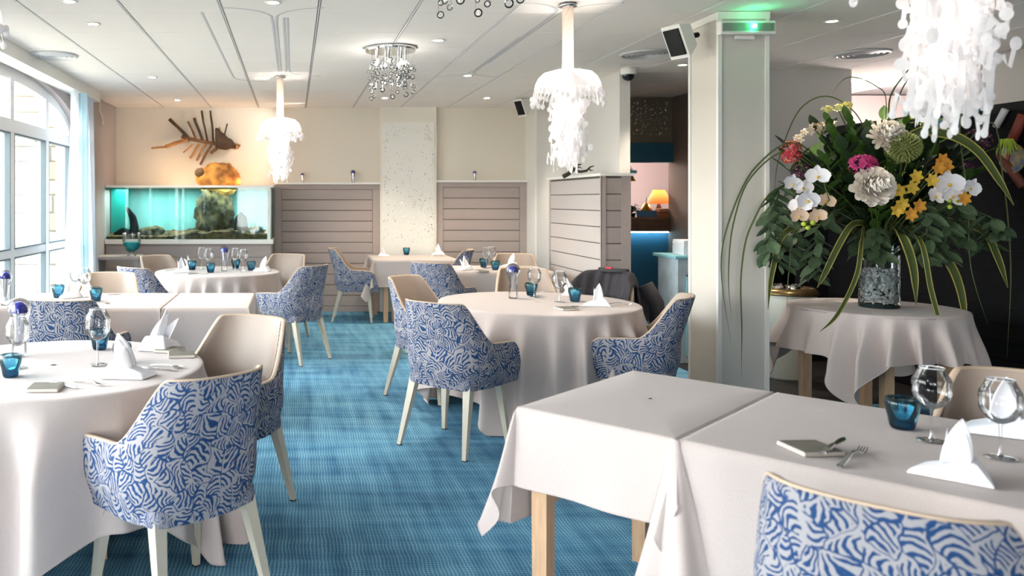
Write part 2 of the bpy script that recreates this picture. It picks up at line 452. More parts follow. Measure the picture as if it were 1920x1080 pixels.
# curved decorative grooves in some tiles
def curl(cx, cy, sgn, down, ln=2.4):
    m = MB(); w = .011
    pts = [(cx + sgn * .012, cy + down * ln - down * ln * k / 10) for k in range(9)]
    pts += [(cx + sgn * .012 + sgn * .31 * (1 - cos(a)) , cy + down * ln * .12 - down * (.3) * sin(a)) for a in [pi / 2 * k / 8 for k in range(1, 9)]]
    m.tube([(x, y, CEIL) for x, y in pts], w, 6, flat=.2)
    return m.build('ceiling_groove', mat('groove_pale_grey', srgb(196, 194, 194), .8), ceil)
for px, py, sgn, dn, ln in ((440, 155, 1, -1, 3.2), (540, 143, 1, -1, 2.6), (540, 143, -1, -1, 2.6), (877, 142, 1, -1, 1.9), (877, 142, -1, -1, 1.9), (512, 14, 1, 1, 2.6), (512, 14, -1, 1, 2.6), (1068, 8, 1, 1, 2.2), (1068, 8, -1, 1, 2.2), (1240, 118, -1, -1, 1.6)):
    p = W(px, py, CEIL - .001)
    curl(p.x, p.y, sgn, dn, ln)

# left wall with arched windows
wl = MB()
WINS = [(7.05, 1.9), (2.7, 1.9), (-2.6, 1.65)]
SILL, SPR, RISE, TH = .3, 2.14, .44, .24
x0w, x1w = XL - TH, XL
edges = [-4.8]
for yc, hw in sorted(WINS): edges += [yc - hw, yc + hw]
edges.append(YB + .2)
for k in range(0, len(edges), 2): wl.bb(x0w, x1w, edges[k], edges[k + 1], 0, CEIL + .01)
def arch_z(yc, hw, y): return SPR + RISE * sqrt(max(0, 1 - ((y - yc) / hw) ** 2)) ** 1.0
for yc, hw in WINS:
    wl.bb(x0w, x1w, yc - hw, yc + hw, 0, SILL)
    N = 40
    for k in range(N):
        ya, yb2 = yc - hw * cos(pi * k / N), yc - hw * cos(pi * (k + 1) / N)
        za, zb = arch_z(yc, hw, ya), arch_z(yc, hw, yb2)
        vs = [(x0w, ya, za), (x1w, ya, za), (x1w, yb2, zb), (x0w, yb2, zb), (x0w, ya, CEIL + .01), (x1w, ya, CEIL + .01), (x1w, yb2, CEIL + .01), (x0w, yb2, CEIL + .01)]
        wl.add(vs, [(0, 3, 2, 1), (4, 5, 6, 7), (0, 1, 5, 4), (1, 2, 6, 5), (2, 3, 7, 6), (3, 0, 4, 7)])
struct('wall_left', wl, M_TAUPEWALL)
M_WFRAME = mat('white_window_frame', srgb(232, 234, 236), .4)
def window(n, yc, hw):
    root = thing('window_%d' % n, (XL - .1, yc, 0)); root['kind'] = 'structure'
    f = MB(); fw = .075; dx = .03
    def bar(y0, z0, y1, z1, w=.07, d=.06):
        v = Vector((0, y1 - y0, z1 - z0)); L_ = v.length; ang = atan2(v.z, v.y)
        f.box((0, (y0 + y1) / 2, (z0 + z1) / 2), (d, L_, w), rot=Matrix.Rotation(ang, 3, 'X'))
    N = 32; out = []; inn = []
    for k in range(N + 1):
        a = pi * k / N; y = -hw * cos(a); z = SPR + RISE * sin(a)
        yi = -(hw - .1) * cos(a); zi = SPR + (RISE - .1) * sin(a)
        out.append((y, z)); inn.append((yi, zi))
    rows = [[(dx, y, z) for y, z in out], [(dx, y, z) for y, z in inn], [(-dx, y, z) for y, z in inn], [(-dx, y, z) for y, z in out]]
    f.grid(rows)
    for sg in (-1, 1): f.bb(-dx, dx, sg * hw, sg * (hw - .1), SILL, SPR)
    f.bb(-dx, dx, -hw, hw, SILL, SILL + .09)
    o = f.build('window_frame', M_WFRAME, root)
    for y in (-1.0, 0, 1.0):
        zt = SPR + (RISE - .08) * sqrt(1 - (y / hw) ** 2)
        m = MB(); m.bb(-.035, .035, y - .05, y + .05, SILL + .08, zt)
        m.build('mullion', M_WFRAME, root)
    MB().bb(-.045, .045, -hw + .05, hw - .05, 2.03, 2.14).build('transom', M_WFRAME, root)
    MB().bb(-.03, .03, -hw + .05, hw - .05, .96, 1.03).build('transom', M_WFRAME, root)
    MB().bb(.03, .14, -hw, hw, SILL - .03, SILL + .005).build('window_sill', M_WFRAME, root)
    ys = [-hw + .1, -1.05, -.95, -.05, .05, .95, 1.05, hw - .1]
    for k in range(0, 8, 2):
        for z0, z1 in ((SILL + .09, .96), (1.03, 2.03)):
            MB().bb(-.004, .004, ys[k], ys[k + 1], z0, z1).build('pane', M_WINGLASS, root)
            g = MB(); 
            for yy in (ys[k] + .008, ys[k + 1] - .008): g.bb(-.012, .036, yy - .008, yy + .008, z0, z1)
            for zz in (z0 + .006, z1 - .006): g.bb(-.012, .036, ys[k], ys[k + 1], zz - .006, zz + .006)
            g.build('sash_seal', mat('grey_rubber_seal', srgb(96, 110, 116), .6), root)
        r = []
        for q in range(9):
            y = ys[k] + (ys[k + 1] - ys[k]) * q / 8
            r.append((y, SPR + (RISE - .1) * sqrt(max(0, 1 - (y / (hw - .1)) ** 2))))
        MB().grid([[(0, y, 2.14) for y, z in r], [(0, y, z) for y, z in r]]).build('pane', M_WINGLASS, root)
    return root
for n, (yc, hw) in enumerate(WINS): window(n + 1, yc, hw)
# rear wall behind the camera, with a wide window
rw = MB()
rw.bb(-2.6, -1.7, -4.8, -4.6, 0, CEIL); rw.bb(.3, 8.5, -4.8, -4.6, 0, CEIL); rw.bb(-1.7, .3, -4.8, -4.6, 0, .25); rw.bb(-1.7, .3, -4.8, -4.6, 2.5, CEIL)
for x in (-.7,): rw.bb(x - .06, x + .06, -4.78, -4.62, .25, 2.5)
struct('wall_rear', rw, M_TAUPEWALL)
# curtain pelmet
struct('trim_1', MB().bb(XL + .002, -2.17, -4.4, 9.3, 2.555, CEIL - .002), M_WHITE)

# back wall
bw = MB(); bw.bb(XL - .2, 3.2, YB, YB + .2, 0, CEIL)
struct('wall_back', bw, M_CREAM)
PX0, PX1 = 1.13, 1.865
struct('wall_pier', MB().bb(PX0, PX1, YB - .09, YB - .002, 0, CEIL - .001), mat('pier_white', srgb(222, 216, 204), .8))
def plank_panel(name, x0, x1, y, z0, z1, nrow, along='x', thick=.05):
    """framed panel of horizontal boards with open joints; boards are single pieces"""
    fr = MB(); d = thick
    def pt(a0, a1, b0, b1, z0_, z1_):
        if along == 'x': fr.bb(a0, a1, y - b1, y - b0, z0_, z1_)
        else: fr.bb(y - b1, y - b0, a0, a1, z0_, z1_)
    pt(x0, x1, 0, d * .5, z0, z1)
    root = struct(name, fr, M_PLANKGAP)
    st = MB(); fr2, fr = fr, st
    w = .09
    for a, b in ((x0, x0 + w), (x1 - w, x1)):
        if along == 'x': st.bb(a, b, y - d - .008, y - d * .5, z0, z1)
        else: st.bb(y - d - .008, y - d * .5, a, b, z0, z1)
    if along == 'x':
        st.bb(x0 + w, x1 - w, y - d - .008, y - d * .5, z1 - .06, z1); st.bb(x0 + w, x1 - w, y - d - .008, y - d * .5, z0, z0 + .07)
    else:
        st.bb(y - d - .008, y - d * .5, x0, x1, z1 - .06, z1); st.bb(y - d - .012, y - d * .5, x0, x1, z0, z0 + .07)
    st.build('panel_frame', M_PLANK, root)
    h = (z1 - .06 - z0 - .07) / nrow
    L_ = x1 - x0 - 2 * w - .004
    dims = (L_, d * .45, h - .008) if along == 'x' else (d * .45, L_, h - .008)
    me = MB().rbox((0, 0, 0), dims, .003).mesh('plank', M_PLANK, False)
    for k in range(nrow):
        zc = z0 + .07 + h * (k + .5); c = (x0 + x1) / 2
        link_copy('plank', me, root, (c, y - d * .72, zc) if along == 'x' else (y - d * .72, c, zc))
    return root
CAPZ = 1.68
plank_panel('wall_panel_left', -.245, PX0 - .002, YB - .002, 0, CAPZ - .022, 11)
plank_panel('wall_panel_right', PX1 + .002, 3.05, YB - .002, 0, CAPZ + .005, 11)
struct('trim_2', MB().bb(-.245, PX0 - .002, YB - .13, YB - .001, CAPZ - .02, CAPZ + .005), M_WHITE)
struct('trim_3', MB().bb(PX1 + .002, 3.045, YB - .13, YB - .001, CAPZ + .008, CAPZ + .033), M_WHITE)
# mirror dots on the pier
def dots(name, parent, x0, x1, z0, z1, y, n, seed, r0=.006, r1=.012, dens=None):
    rnd = random.Random(seed); m = MB(); k = 0
    while k < n:
        x = rnd.uniform(x0, x1); z = rnd.uniform(z0, z1)
        if dens and rnd.random() > dens(x, z): continue
        r = rnd.uniform(r0, r1); k += 1
        vs = [(x, y - .004, z)] + [(x + r * cos(pi * q / 4), y, z + r * sin(pi * q / 4)) for q in range(8)]
        m.add(vs, [(0, 1 + (q + 1) % 8, 1 + q) for q in range(8)])
    o = m.build(name, mat('soft_mirror', srgb(206, 204, 198), .25, metal=.85), parent); o['kind'] = 'stuff'; return o
tp = thing('mirror_mosaic', (0, 0, 0), 0, 'tall white panel scattered with tiny mirror discs between the two plank panels', 'wall panel')
MB().bb(PX0 + .03, PX1 - .03, YB - .1, YB - .0905, .1, 2.47).build('panel_board', mat('panel_pearl_white', srgb(224, 222, 214), .35), tp)
def dn(x, z):
    e = min(abs(x - PX0 - .04), abs(x - PX1 + .04)); return .25 + .75 * (e < .07) + .4 * (z > 2.2) + .2 * (z < 1.7)
dots('mirror_disc', tp, PX0 + .045, PX1 - .045, .9, 2.45, YB - .0925 - .010, 420, 3, .0035, .0085, dens=dn)

# right side: wall return, partition, bulkhead
struct('wall_return', MB().bb(3.05, 3.25, 10.43, YB, 0, CEIL), M_WHITE)
struct('wall_alcove', MB().bb(3.07, 3.17, 7.78, 10.43, 0, CEIL), M_COOLWHITE)
PT0, PT1 = 7.46, 9.0
ph = 1.672
pr = struct('partition', MB().bb(2.80, 3.04, PT0 + .02, PT1, 0, ph - .002), M_PLANKGAP)
h = (ph - .03) / 11
st = MB(); st.bb(2.785, 2.80, PT0, PT0 + .05, 0, ph); st.bb(2.785, 2.80, PT1 - .05, PT1, 0, ph)
st.bb(2.785, 2.82, PT0 - .004, PT0 + .02, 0, ph); st.bb(2.965, 3.045, PT0 - .004, PT0 + .02, 0, ph)
st.build('panel_frame', M_PLANK, pr)
me1 = MB().rbox((0, 0, 0), (.012, PT1 - PT0 - .1, h - .008), .003).mesh('plank', mat('pale_plank', srgb(186, 178, 174), .6), False)
me2 = MB().rbox((0, 0, 0), (.145, .012, h - .008), .003).mesh('plank', M_PLANK, False)
for k in range(11):
    z = .015 + h * (k + .5)
    link_copy('plank', me1, pr, (2.792, (PT0 + PT1) / 2, z)); link_copy('plank', me2, pr, (2.893, PT0 + .012, z))
struct('trim_4', MB().bb(2.76, 3.06, PT0 - .03, PT1 + .02, ph, ph + .025), M_WHITE)

# column
CX0, CX1, CY0, CY1 = 2.75, 3.057, 5.34, 5.72
colm = struct('column', MB().bb(CX0, CX1, CY0, CY1, 0, CEIL - .004), mat('column_ivory', srgb(202, 196, 186), .6))
cs = MB()
for x in (CX0, CX1): cs.bb(x - .012, x + .012, CY0 - .012, CY0 + .012, 0, CEIL - .006)
cs.bb(CX0 - .012, CX0 + .012, CY1 - .012, CY1 + .012, 0, CEIL - .006)
cs.build('corner_bead', M_WHITE, colm)
MB().bb(CX0 - .015, CX1 + .015, CY0 - .015, CY1 + .015, CEIL - .05, CEIL - .003).build('column_collar', M_WHITE, colm)

# passage beyond: wall with dots, opening, bar
g = MB(); D1 = 9.75
g.bb(3.17, 5.0, D1, D1 + .1, 2.13, CEIL)
struct('wall_passage', g, mat('olive_grey_wall', srgb(128, 118, 100), .8))
struct('trim_5', MB().bb(3.3, 4.47, D1 - .03, D1 + .12, 1.9, 2.13), M_BLUEWALL)
tp2 = thing('mirror_dot_frieze', (0, 0, 0), 0, 'small cluster of gilded mirror discs on the dark wall over the bar opening', 'wall decoration')
dots('mirror_disc', tp2, 3.92, 4.42, 2.22, 2.62, D1 - .004, 150, 5, r0=.005, r1=.010)
struct('wall_passage_right', MB().bb(4.47, 4.6, 7.85, D1 + .1, 0, CEIL), M_BROWNWALL)
struct('wall_bar_room', MB().bb(2.9, 8.5, 13.0, 13.1, 0, CEIL), M_PINK)
struct('wall_bar_side', MB().bb(2.9, 3.0, YB, 13.0, 0, CEIL), M_PINK)
cnt = thing('bar_counter', (0, 0, 0), 0, 'bar counter with thick brown top and blue front under a cold light strip', 'bar counter')
MB().rbox((3.95, 10.05, 1.165), (1.3, .5, .17), .02).build('counter_top', mat('walnut_counter', srgb(112, 84, 66), .4, var=.2, vscale=5, stretch=(1, 6, 6)), cnt, smooth=False)
MB().bb(3.3, 4.55, 9.93, 10.25, .42, 1.08).build('counter_front', M_BLUEWALL, cnt)
MB().bb(3.3, 4.55, 9.95, 10.25, 0, .42).build('plinth', mat('brown_plinth', srgb(110, 92, 84), .6), cnt)
MB().bb(3.3, 4.5, 9.86, 9.875, 1.068, 1.079).build('light_strip', mat('cold_led', (1, 1, 1, 1), emis=(.45, .75, 1, 1), estr=9), cnt)

# wall right of the column, far right room
struct('wall_grey', MB().bb(4.42, 5.2, 7.7, 7.85, 0, CEIL), M_GREYWALL)
struct('wall_pink', MB().bb(5.0, 8.5, 9.6, 9.75, 0, CEIL), M_PINK)
struct('wall_far_side', MB().bb(8.4, 8.5, -4.8, 13.1, 0, CEIL), M_PINK)
struct('wall_right', MB().bb(5.9, 6.05, -4.6, 7.3, 0, CEIL), M_GREYWALL)
bp_ = struct('wall_black_partition', MB().bb(4.82, 4.9, 4.9, 7.45, 0, 2.11), M_BLACK)
slat_me = MB().rbox((0, 0, 0), (.02, 2.55, .112), .004).mesh('slat', M_BLACKWOOD, False)
for k in range(17): link_copy('slat', slat_me, bp_, (4.81, 6.175, .07 + .12 * k))
bp2 = struct('wall_black_end', MB().bb(4.55, 4.82, 7.42, 7.5, 0, 1.6), M_BLACK)

struct('floor_dark_tiles', MB().bb(3.35, 8.4, 5.9, 9.6, .0005, .006), mat('dark_tile_floor', srgb(26, 24, 26), .5))
# ================================================================== OUTSIDE
struct('ground', MB().bb(-60, -2.58, -30, 50, -.3, -.15), mat('pale_paving', srgb(176, 166, 148), .9, var=.1))
sw = struct('wall_stone_wing', MB().bb(-3.55, -2.58, 10.55, 11.2, -.15, 5.2), mat('mortar', srgb(134, 126, 112), .95))
rnd = random.Random(11)
smats = [mat('sandstone_%s' % n, srgb(*c), .95, bump=.4, bscale=25) for n, c in (('pale', (160, 146, 122)), ('warm', (150, 134, 104)), ('grey', (146, 138, 124)))]
z = -.1
while z < 5.0:
    hh = rnd.uniform(.19, .27); x = -3.55
    while x < -2.62:
        w = min(rnd.uniform(.25, .5), -2.58 - x)
        if w > .08:
            MB().rbox((x + w / 2, 10.54, z + hh / 2), (w - .02, .05 + rnd.random() * .02, hh - .02), .012).build('stone', rnd.choice(smats), sw)
        x += w
    z += hh
tree = None
leafm = [mat('garden_leaf', srgb(56, 84, 48), .7, var=.3, vscale=1), mat('garden_leaf_pale', srgb(76, 104, 66), .7)]
def tree_out(loc, R, H, label, seed):
    rn = random.Random(seed); t = thing('garden_tree', loc, 0, label, 'tree', 'garden trees beyond the window')
    MB().tube([(0, 0, 0), (.05, 0, H * .4), (0, .05, H * .75)], [.14, .1, .05], 8).build('trunk', mat('bark', srgb(96, 80, 64), .9, var=.2, vscale=8), t)
    m = MB()
    for k in range(1500):
        d = Vector((rn.gauss(0, 1), rn.gauss(0, 1), rn.gauss(0, 1))).normalized() * R * rn.uniform(.5, 1) ** .5
        c = Vector((0, 0, H * .62)) + Vector((d.x, d.y, d.z * H * .42 / R)); s_ = rn.uniform(.1, .2)
        a = Vector((rn.uniform(-1, 1), rn.uniform(-1, 1), rn.uniform(-1, 1))).normalized(); b_ = a.orthogonal().normalized()
        m.add([c - a * s_, c - b_ * s_ * .4, c + a * s_, c + b_ * s_ * .4], [(0, 1, 2, 3)])
    o = m.build('crown', leafm[seed % 2], t); o['kind'] = 'stuff'
tree_out((-6.3, 13.6, -.15), 1.2, 3.6, 'round green garden tree nearest the stone wall outside the arched window', 1)
tree_out((-8.6, 15.6, -.15), 1.5, 4.6, 'taller pale green garden tree standing behind the round one outside', 2)
gr = thing('garden_railing', (0, 0, 0), 0, 'white balustrade with two rails outside behind the arched window', 'railing')
MB().bb(-7.5, -3.6, 11.6, 11.7, 1.9, 2.15).build('rail', M_WHITE, gr); MB().bb(-7.5, -3.6, 11.6, 11.7, .7, .85).build('rail', M_WHITE, gr)
for x in (-7.4, -6.1, -4.8, -3.7): MB().bb(x - .05, x + .05, 11.6, 11.7, -.15, 2.15).build('post', M_WHITE, gr)

# ================================================================== CURTAIN
def curtain():
    t = thing('sheer_curtain', (0, 0, 0), 0, 'sheer pale blue curtain hanging gathered at the far end of the arched window', 'curtain')
    rows = []; N = 90
    for k in range(17):
        f = k / 16; z = 2.55 - f * 2.5; row = []
        for j in range(N + 1):
            s = j / N; spread = .62 + .38 * f
            y = 7.86 + s * 1.42 * spread + .30 * (1 - f)
            x = -2.20 + .045 * sin(s * 46 + .6 * sin(f * 3)) * (.6 + .5 * f) + .02 * sin(s * 17 + f * 2) 
            row.append((x, y, z))
        rows.append(row)
    m = bpy.data.materials.new('sheer_blue_voile'); m.use_nodes = True; nt = m.node_tree; out = nt.nodes['Material Output']
    b = nt.nodes['Principled BSDF']; b.inputs['Base Color'].default_value = srgb(226, 232, 240); b.inputs['Roughness'].default_value = .9
    tr = nt.nodes.new('ShaderNodeBsdfTranslucent'); tr.inputs[0].default_value = srgb(222, 232, 242)
    tp_ = nt.nodes.new('ShaderNodeBsdfTransparent')
    a = nt.nodes.new('ShaderNodeMixShader'); a.inputs[0].default_value = .55; c = nt.nodes.new('ShaderNodeMixShader'); c.inputs[0].default_value = .22
    nt.links.new(b.outputs[0], a.inputs[1]); nt.links.new(tr.outputs[0], a.inputs[2]); nt.links.new(a.outputs[0], c.inputs[1]); nt.links.new(tp_.outputs[0], c.inputs[2]); nt.links.new(c.outputs[0], out.inputs[0])
    MB().grid(rows).build('curtain_cloth', m, t, smooth=True)
    rows2 = [[(x + .05, 8.45 + (y - 8.45) * .07, z) for x, y, z in r[30:60]] for r in rows[:]]
    MB().grid(rows2).build('curtain_edge', mat('teal_voile', srgb(176, 204, 216), .9), t, smooth=True)
curtain()
hk = thing('wall_hook', (0, 0, 0), 0, 'thin white bent cord holder on the taupe wall beside the curtain', 'hook')
MB().tube([WD(195, 190, 9.9) + Vector((0, 0, 0)), WD(195, 208, 9.9), WD(200, 220, 9.9), WD(201, 234, 9.9)], .008, 6).build('cord', M_WHITE, hk)
hk.location = (XL + .01 - (195 - VX) * 9.9 / FPX, 0, 0)

# ================================================================== CEILING FITTINGS
dl_me = MB().lathe([(.0, .0), (.032, .0)], 16).mesh('lamp_disc', M_DOWN)
dr_me = MB().lathe([(.032, .004), (.034, -.004), (.05, -.006), (.052, 0)], 20).mesh('trim_ring', M_WHITE, True)
DL = [(175, 45), (130, 3), (286, 145), (333, 188), (512, 5), (722, 184), (822, 76), (877, 142), (913, 184), (1560, 40), (1280, 122)]
where = ['second along the window side', 'nearest the window edge of the ceiling', 'between vent and driftwood fish', 'just above the driftwood fish', 'at the curved groove ahead of the front rows',
         'under the bubble chandelier near the back wall', 'beside the bubble chandelier', 'in the small star of curved grooves', 'close to the small white speaker', 'beyond the column on the dark ceiling side', 'over the passage near the camera dome']
for (px, py), wh in zip(DL, where):
    p = W(px, py, CEIL - .004)
    t = thing('downlight', (p.x, p.y, CEIL - .002), 0, 'small round lit recessed downlight ' + wh, 'ceiling light', 'recessed downlights')
    link_copy('lamp_disc', dl_me, t, (0, 0, -.003)); link_copy('trim_ring', dr_me, t)
for i in (0, 3, 5, 6, 7, 8, 9, 10):
    p = W(*DL[i], CEIL - .01)
    spot(p.x, p.y, CEIL - .03, 30)
def vent(px, py, label, cat='air vent'):
    p = W(px, py, CEIL)
    t = thing('ceiling_vent', (p.x, p.y, CEIL - .002), 0, label, cat, 'round ceiling air vents')
    mv = mat('vent_grey', srgb(196, 196, 198), .4)
    for r in (.055, .095, .135, .175): MB().lathe([(r, 0), (r + .006, -.018), (r + .03, -.006), (r + .03, 0)], 32).build('ring', mv, t, smooth=True)
    MB().lathe([(0, 0), (.2, 0)], 32).build('duct', M_BLACK, t)
vent(100, 103, 'round slotted ceiling air vent beside the curtain pelmet')
vent(1210, 100, 'round slotted ceiling air vent before the camera dome and passage')
vent(1617, 99, 'round slotted ceiling air vent above the flower arrangement')
p = W(1178, 128, CEIL)
t = thing('dome_camera', (p.x, p.y, CEIL), 0, 'small white dome camera under the ceiling by the bulkhead', 'camera')
MB().lathe([(.0, 0), (.07, 0), (.07, -.05), (.055, -.06)], 20).build('housing', M_WHITE, t, smooth=True)
MB().lathe([(.055, -.055), (.05, -.09), (.03, -.11), (0, -.118)], 20).build('lens_dome', mat('smoked_dome', srgb(20, 20, 24), .1), t, smooth=True)
def speaker(loc, rz, tilt, label, sc=1):
    t = thing('wall_speaker', loc, rz, label, 'speaker', 'small white wall speakers')
    R = Matrix.Rotation(tilt, 3, 'X')
    def R_(l): return [R @ Vector(v) for v in l]
    fw, fh, bw_, bh, d = .075 * sc, .115 * sc, .045 * sc, .075 * sc, .13 * sc   # front faces local -Y
    vs = R_([(-fw, -d, -fh), (fw, -d, -fh), (fw, -d, fh), (-fw, -d, fh), (-bw_, 0, -bh), (bw_, 0, -bh), (bw_, 0, bh), (-bw_, 0, bh)])
    MB().add(vs, [(0, 1, 2, 3), (4, 7, 6, 5), (0, 4, 5, 1), (1, 5, 6, 2), (2, 6, 7, 3), (3, 7, 4, 0)]).build('cabinet', M_WHITE, t)
    k = .78
    vs = R_([(-fw * k, -d - .012, -fh * k), (fw * k, -d - .012, -fh * k), (fw * k, -d - .012, fh * k), (-fw * k, -d - .012, fh * k), (-fw * k, -d + .002, -fh * k), (fw * k, -d + .002, -fh * k), (fw * k, -d + .002, fh * k), (-fw * k, -d + .002, fh * k)])
    MB().add(vs, [(0, 1, 2, 3), (0, 4, 5, 1), (1, 5, 6, 2), (2, 6, 7, 3), (3, 7, 4, 0)]).build('grille', M_BLACK, t)
    MB().tube([(0, 0, 0), (0, .05 * sc, 0), (0, .09 * sc, .01)], .018 * sc, 8).build('bracket', M_BLACK, t)
p = WD(1290, 66, 5.50); speaker((p.x - .0, p.y, p.z), radians(-66), radians(26), 'white box speaker with black front mounted on the ivory column', 1.0)
p = WD(980, 196, 9.9); speaker((p.x + .06, p.y, p.z), radians(-66), radians(22), 'white box speaker with black front in the alcove corner beside the pendant', .95)
t = thing('emergency_light', (2.90, CY0 - .0125, 2.555), 0, 'white emergency light box with green indicator on the column top', 'emergency light')
MB().rbox((0, -.03, 0), (.36, .058, .085), .008).build('housing', M_WHITE, t)
MB().rbox((0, -.065, 0), (.33, .012, .05), .003).build('cover', glass_mat('frosted_cover', (.9, .95, .92, 1), (.8, .85, .82, 1), rough=.3), t)
MB().ball((.03, -.078, .005), .014).build('indicator', mat('green_led', (0, 1, .3, 1), emis=(.05, 1, .35, 1), estr=22), t, smooth=True)
MB().bb(-.06, .06, -.02, -.001, -.07, -.045).build('bracket', M_WHITE, t)
point(2.93, CY0 - .12, 2.60, .05, (.05, 1, .4), .02)
l = MB().bb(5.28, 5.75, 8.3, 8.6, CEIL - .01, CEIL - .002)
t = thing('ceiling_panel_light', (0, 0, 0), 0, 'bright rectangular ceiling light in the pinkish room beyond', 'ceiling light')
l.build('panel', M_DOWN, t)
point(6.4, 8.4, 2.0, 30, (1, .88, .84), .2)
point(3.9, 11.5, 2.1, 45, (1, .86, .8), .2)

# jellyfish pendants
def tentacle_mesh(seed, L_, blob):
    rn = random.Random(seed); m = MB(); ph = rn.uniform(0, 6); n = 14
    pts = []
    for k in range(n + 1):
        f = k / n
        pts.append((.02 * sin(f * 5 + ph) * f, -L_ * f * 1.1, (.0075 + .006 * sin(f * 9 + ph) ** 2) * (1 - .4 * f)))
    def strip(ps):
        vs = []
        for i, (x, z, w) in enumerate(ps):
            a = ps[min(i + 1, len(ps) - 1)]; b_ = ps[max(i - 1, 0)]; dx, dz = a[0] - b_[0], a[1] - b_[1]; l_ = hypot(dx, dz) or 1
            nx, nz = -dz / l_, dx / l_
            vs += [(x - nx * w, .004 * sin(i), z - nz * w), (x + nx * w, .004 * sin(i + 1), z + nz * w)]
        m.add(vs, [(i * 2, i * 2 + 1, i * 2 + 3, i * 2 + 2) for i in range(len(ps) - 1)])
    strip(pts)
    def disc(x, z, r, rz=1.0):
        q = 14; m.add([(x, .003, z)] + [(x + r * cos(2 * pi * i / q), 0, z + rz * r * sin(2 * pi * i / q)) for i in range(q)], [(0, 1 + (i + 1) % q, 1 + i) for i in range(q)])
    disc(pts[-1][0], pts[-1][1], blob * .9, 1.6)
    for k in range(3, n, 2):
        x, z, w = pts[k]; sg = 1 if rn.random() < .6 else -1
        ln = rn.uniform(.025, .06); r = blob * rn.uniform(.9, 1.5)
        br = [(x + sg * ln * f, z - .05 * f * f * (1 if rn.random() < .8 else -1) * .8, .008 * (1 - .3 * f)) for f in (0, .25, .5, .75, 1)]
        strip(br); disc(br[-1][0], br[-1][1], r, rn.uniform(.9, 1.5))
    return m.mesh('tentacle', M_LAMPWHITE, False)
TENT = [tentacle_mesh(s_, L_, b_) for s_, L_, b_ in ((1, .44, .012), (2, .38, .013), (3, .50, .010), (4, .30, .014), (5, .46, .012), (6, .25, .013))]
def bell_mesh():
    m = MB(); N = 96; rows = []
    rn = random.Random(4); dr = [rn.uniform(0, 1) for _ in range(N)]
    prof = [(.035, .150), (.09, .148), (.145, .132), (.18, .10), (.198, .065), (.205, .03)]
    for r, z in prof: rows.append([(r * (1 + .05 * sin(q * 2 * pi / N * 6) * (r > .1)) * cos(2 * pi * q / N), r * (1 + .05 * sin(q * 2 * pi / N * 6) * (r > .1)) * sin(2 * pi * q / N), z) for q in range(N)])
    m.grid(rows, closed=True)
    # drips around the rim
    for q in range(0, N, 2):
        a = 2 * pi * q / N; L_ = .03 + .07 * dr[q]; r = .2 * (1 + .05 * sin(q * 2 * pi / N * 6)); w = .006
        tx, ty = -sin(a), cos(a); vs = []
        for f in (0, .4, .75, 1.0):
            ww = w * (1 if f < .5 else (.8 if f < .9 else 1.4)); rr = r + .02 * f; z = .035 - L_ * f
            vs += [(rr * cos(a) - tx * ww, rr * sin(a) - ty * ww, z), (rr * cos(a) + tx * ww, rr * sin(a) + ty * ww, z)]
        m.add(vs, [(0, 1, 3, 2), (2, 3, 5, 4), (4, 5, 7, 6)])
        m.ball((((r + .02) * cos(a)), (r + .02) * sin(a), .035 - L_), .011 + .004 * dr[q - 1], 6, 4, (1, 1, 1.3))
    return m
def make_pendant():
    t = thing('jellyfish_pendant', (0, 0, 0)); t['category'] = 'pendant lamp'
    H = CEIL - 2.20    # bell top
    MB().lathe([(0, CEIL - .001), (.05, CEIL - .001), (.055, CEIL - .02), (0, CEIL - .022)], 24).build('canopy', M_METAL, t, smooth=True)
    sl = MB(); rows = []
    for k in range(40):
        z = 2.26 + (CEIL - .02 - 2.26) * k / 39
        rows.append([((.032 + .0018 * ((j + k) % 2)) * cos(2 * pi * j / 28), (.032 + .0018 * ((j + k) % 2)) * sin(2 * pi * j / 28), z) for j in range(28)])
    sl.grid(rows, closed=True).build('crochet_sleeve', translucent_mat('cream_crochet', srgb(238, 222, 208), .5), t)
    MB().tube([(0, 0, 2.26), (.008, .004, 2.45), (0, 0, CEIL - .02)], .006, 6).build('cord', M_WHITE, t)
    bell_mesh().build('bell', M_LAMPWHITE, t, smooth=True, loc=(0, 0, 2.105))
    MB().ball((0, 0, 2.04), .028, 12, 8, (1, 1, 1.3)).build('bulb', M_BULB, t, smooth=True)
    rn = random.Random(9)
    for k in range(42):
        a = k * 2.4; r = .045 + .036 * ((k % 21) / 21)
        link_copy('tentacle', TENT[k % 6], t, (r * cos(a), r * sin(a), 2.21 - rn.uniform(0, .04)), (rn.uniform(-.05, .05), rn.uniform(-.05, .05), rn.uniform(0, pi)))
    for k in range(12):   # inner bundle reaching lowest
        a = k * 1.3; r = .045
        link_copy('tentacle', TENT[(0, 2, 4)[k % 3]], t, (r * cos(a), r * sin(a), 2.19), (0, 0, rn.uniform(0, pi)), (1, 1, .95))
    return t
pend = Proto(make_pendant())
PG = 'jellyfish pendant lamps'
p2 = Vector((1.70, 5.12, 0)); p1 = Vector((-.13, 8.1, 0)); p3 = Vector((1.84, 2.32, 0)); p4 = Vector((-1.30, 3.05, 0))
for p, lab, e in ((p2, 'white jellyfish pendant lamp with crocheted sleeve above the middle round table', 42), (p1, 'small looking white jellyfish pendant lamp hanging before the back wall by the fish', 42),
               (p3, 'large white jellyfish pendant lamp, only trailing cut-out tentacles showing beside the flowers', 5), (p4, 'white jellyfish pendant lamp with only its frilled rim showing above the window table', 6)):
    pend.place((p.x, p.y, 0), random.uniform(0, 3), lab, PG)
    point(p.x, p.y, 2.16, e * .5, (1, .93, .86), .03); point(p.x, p.y, 1.93, e * .5, (1, .93, .86), .03)

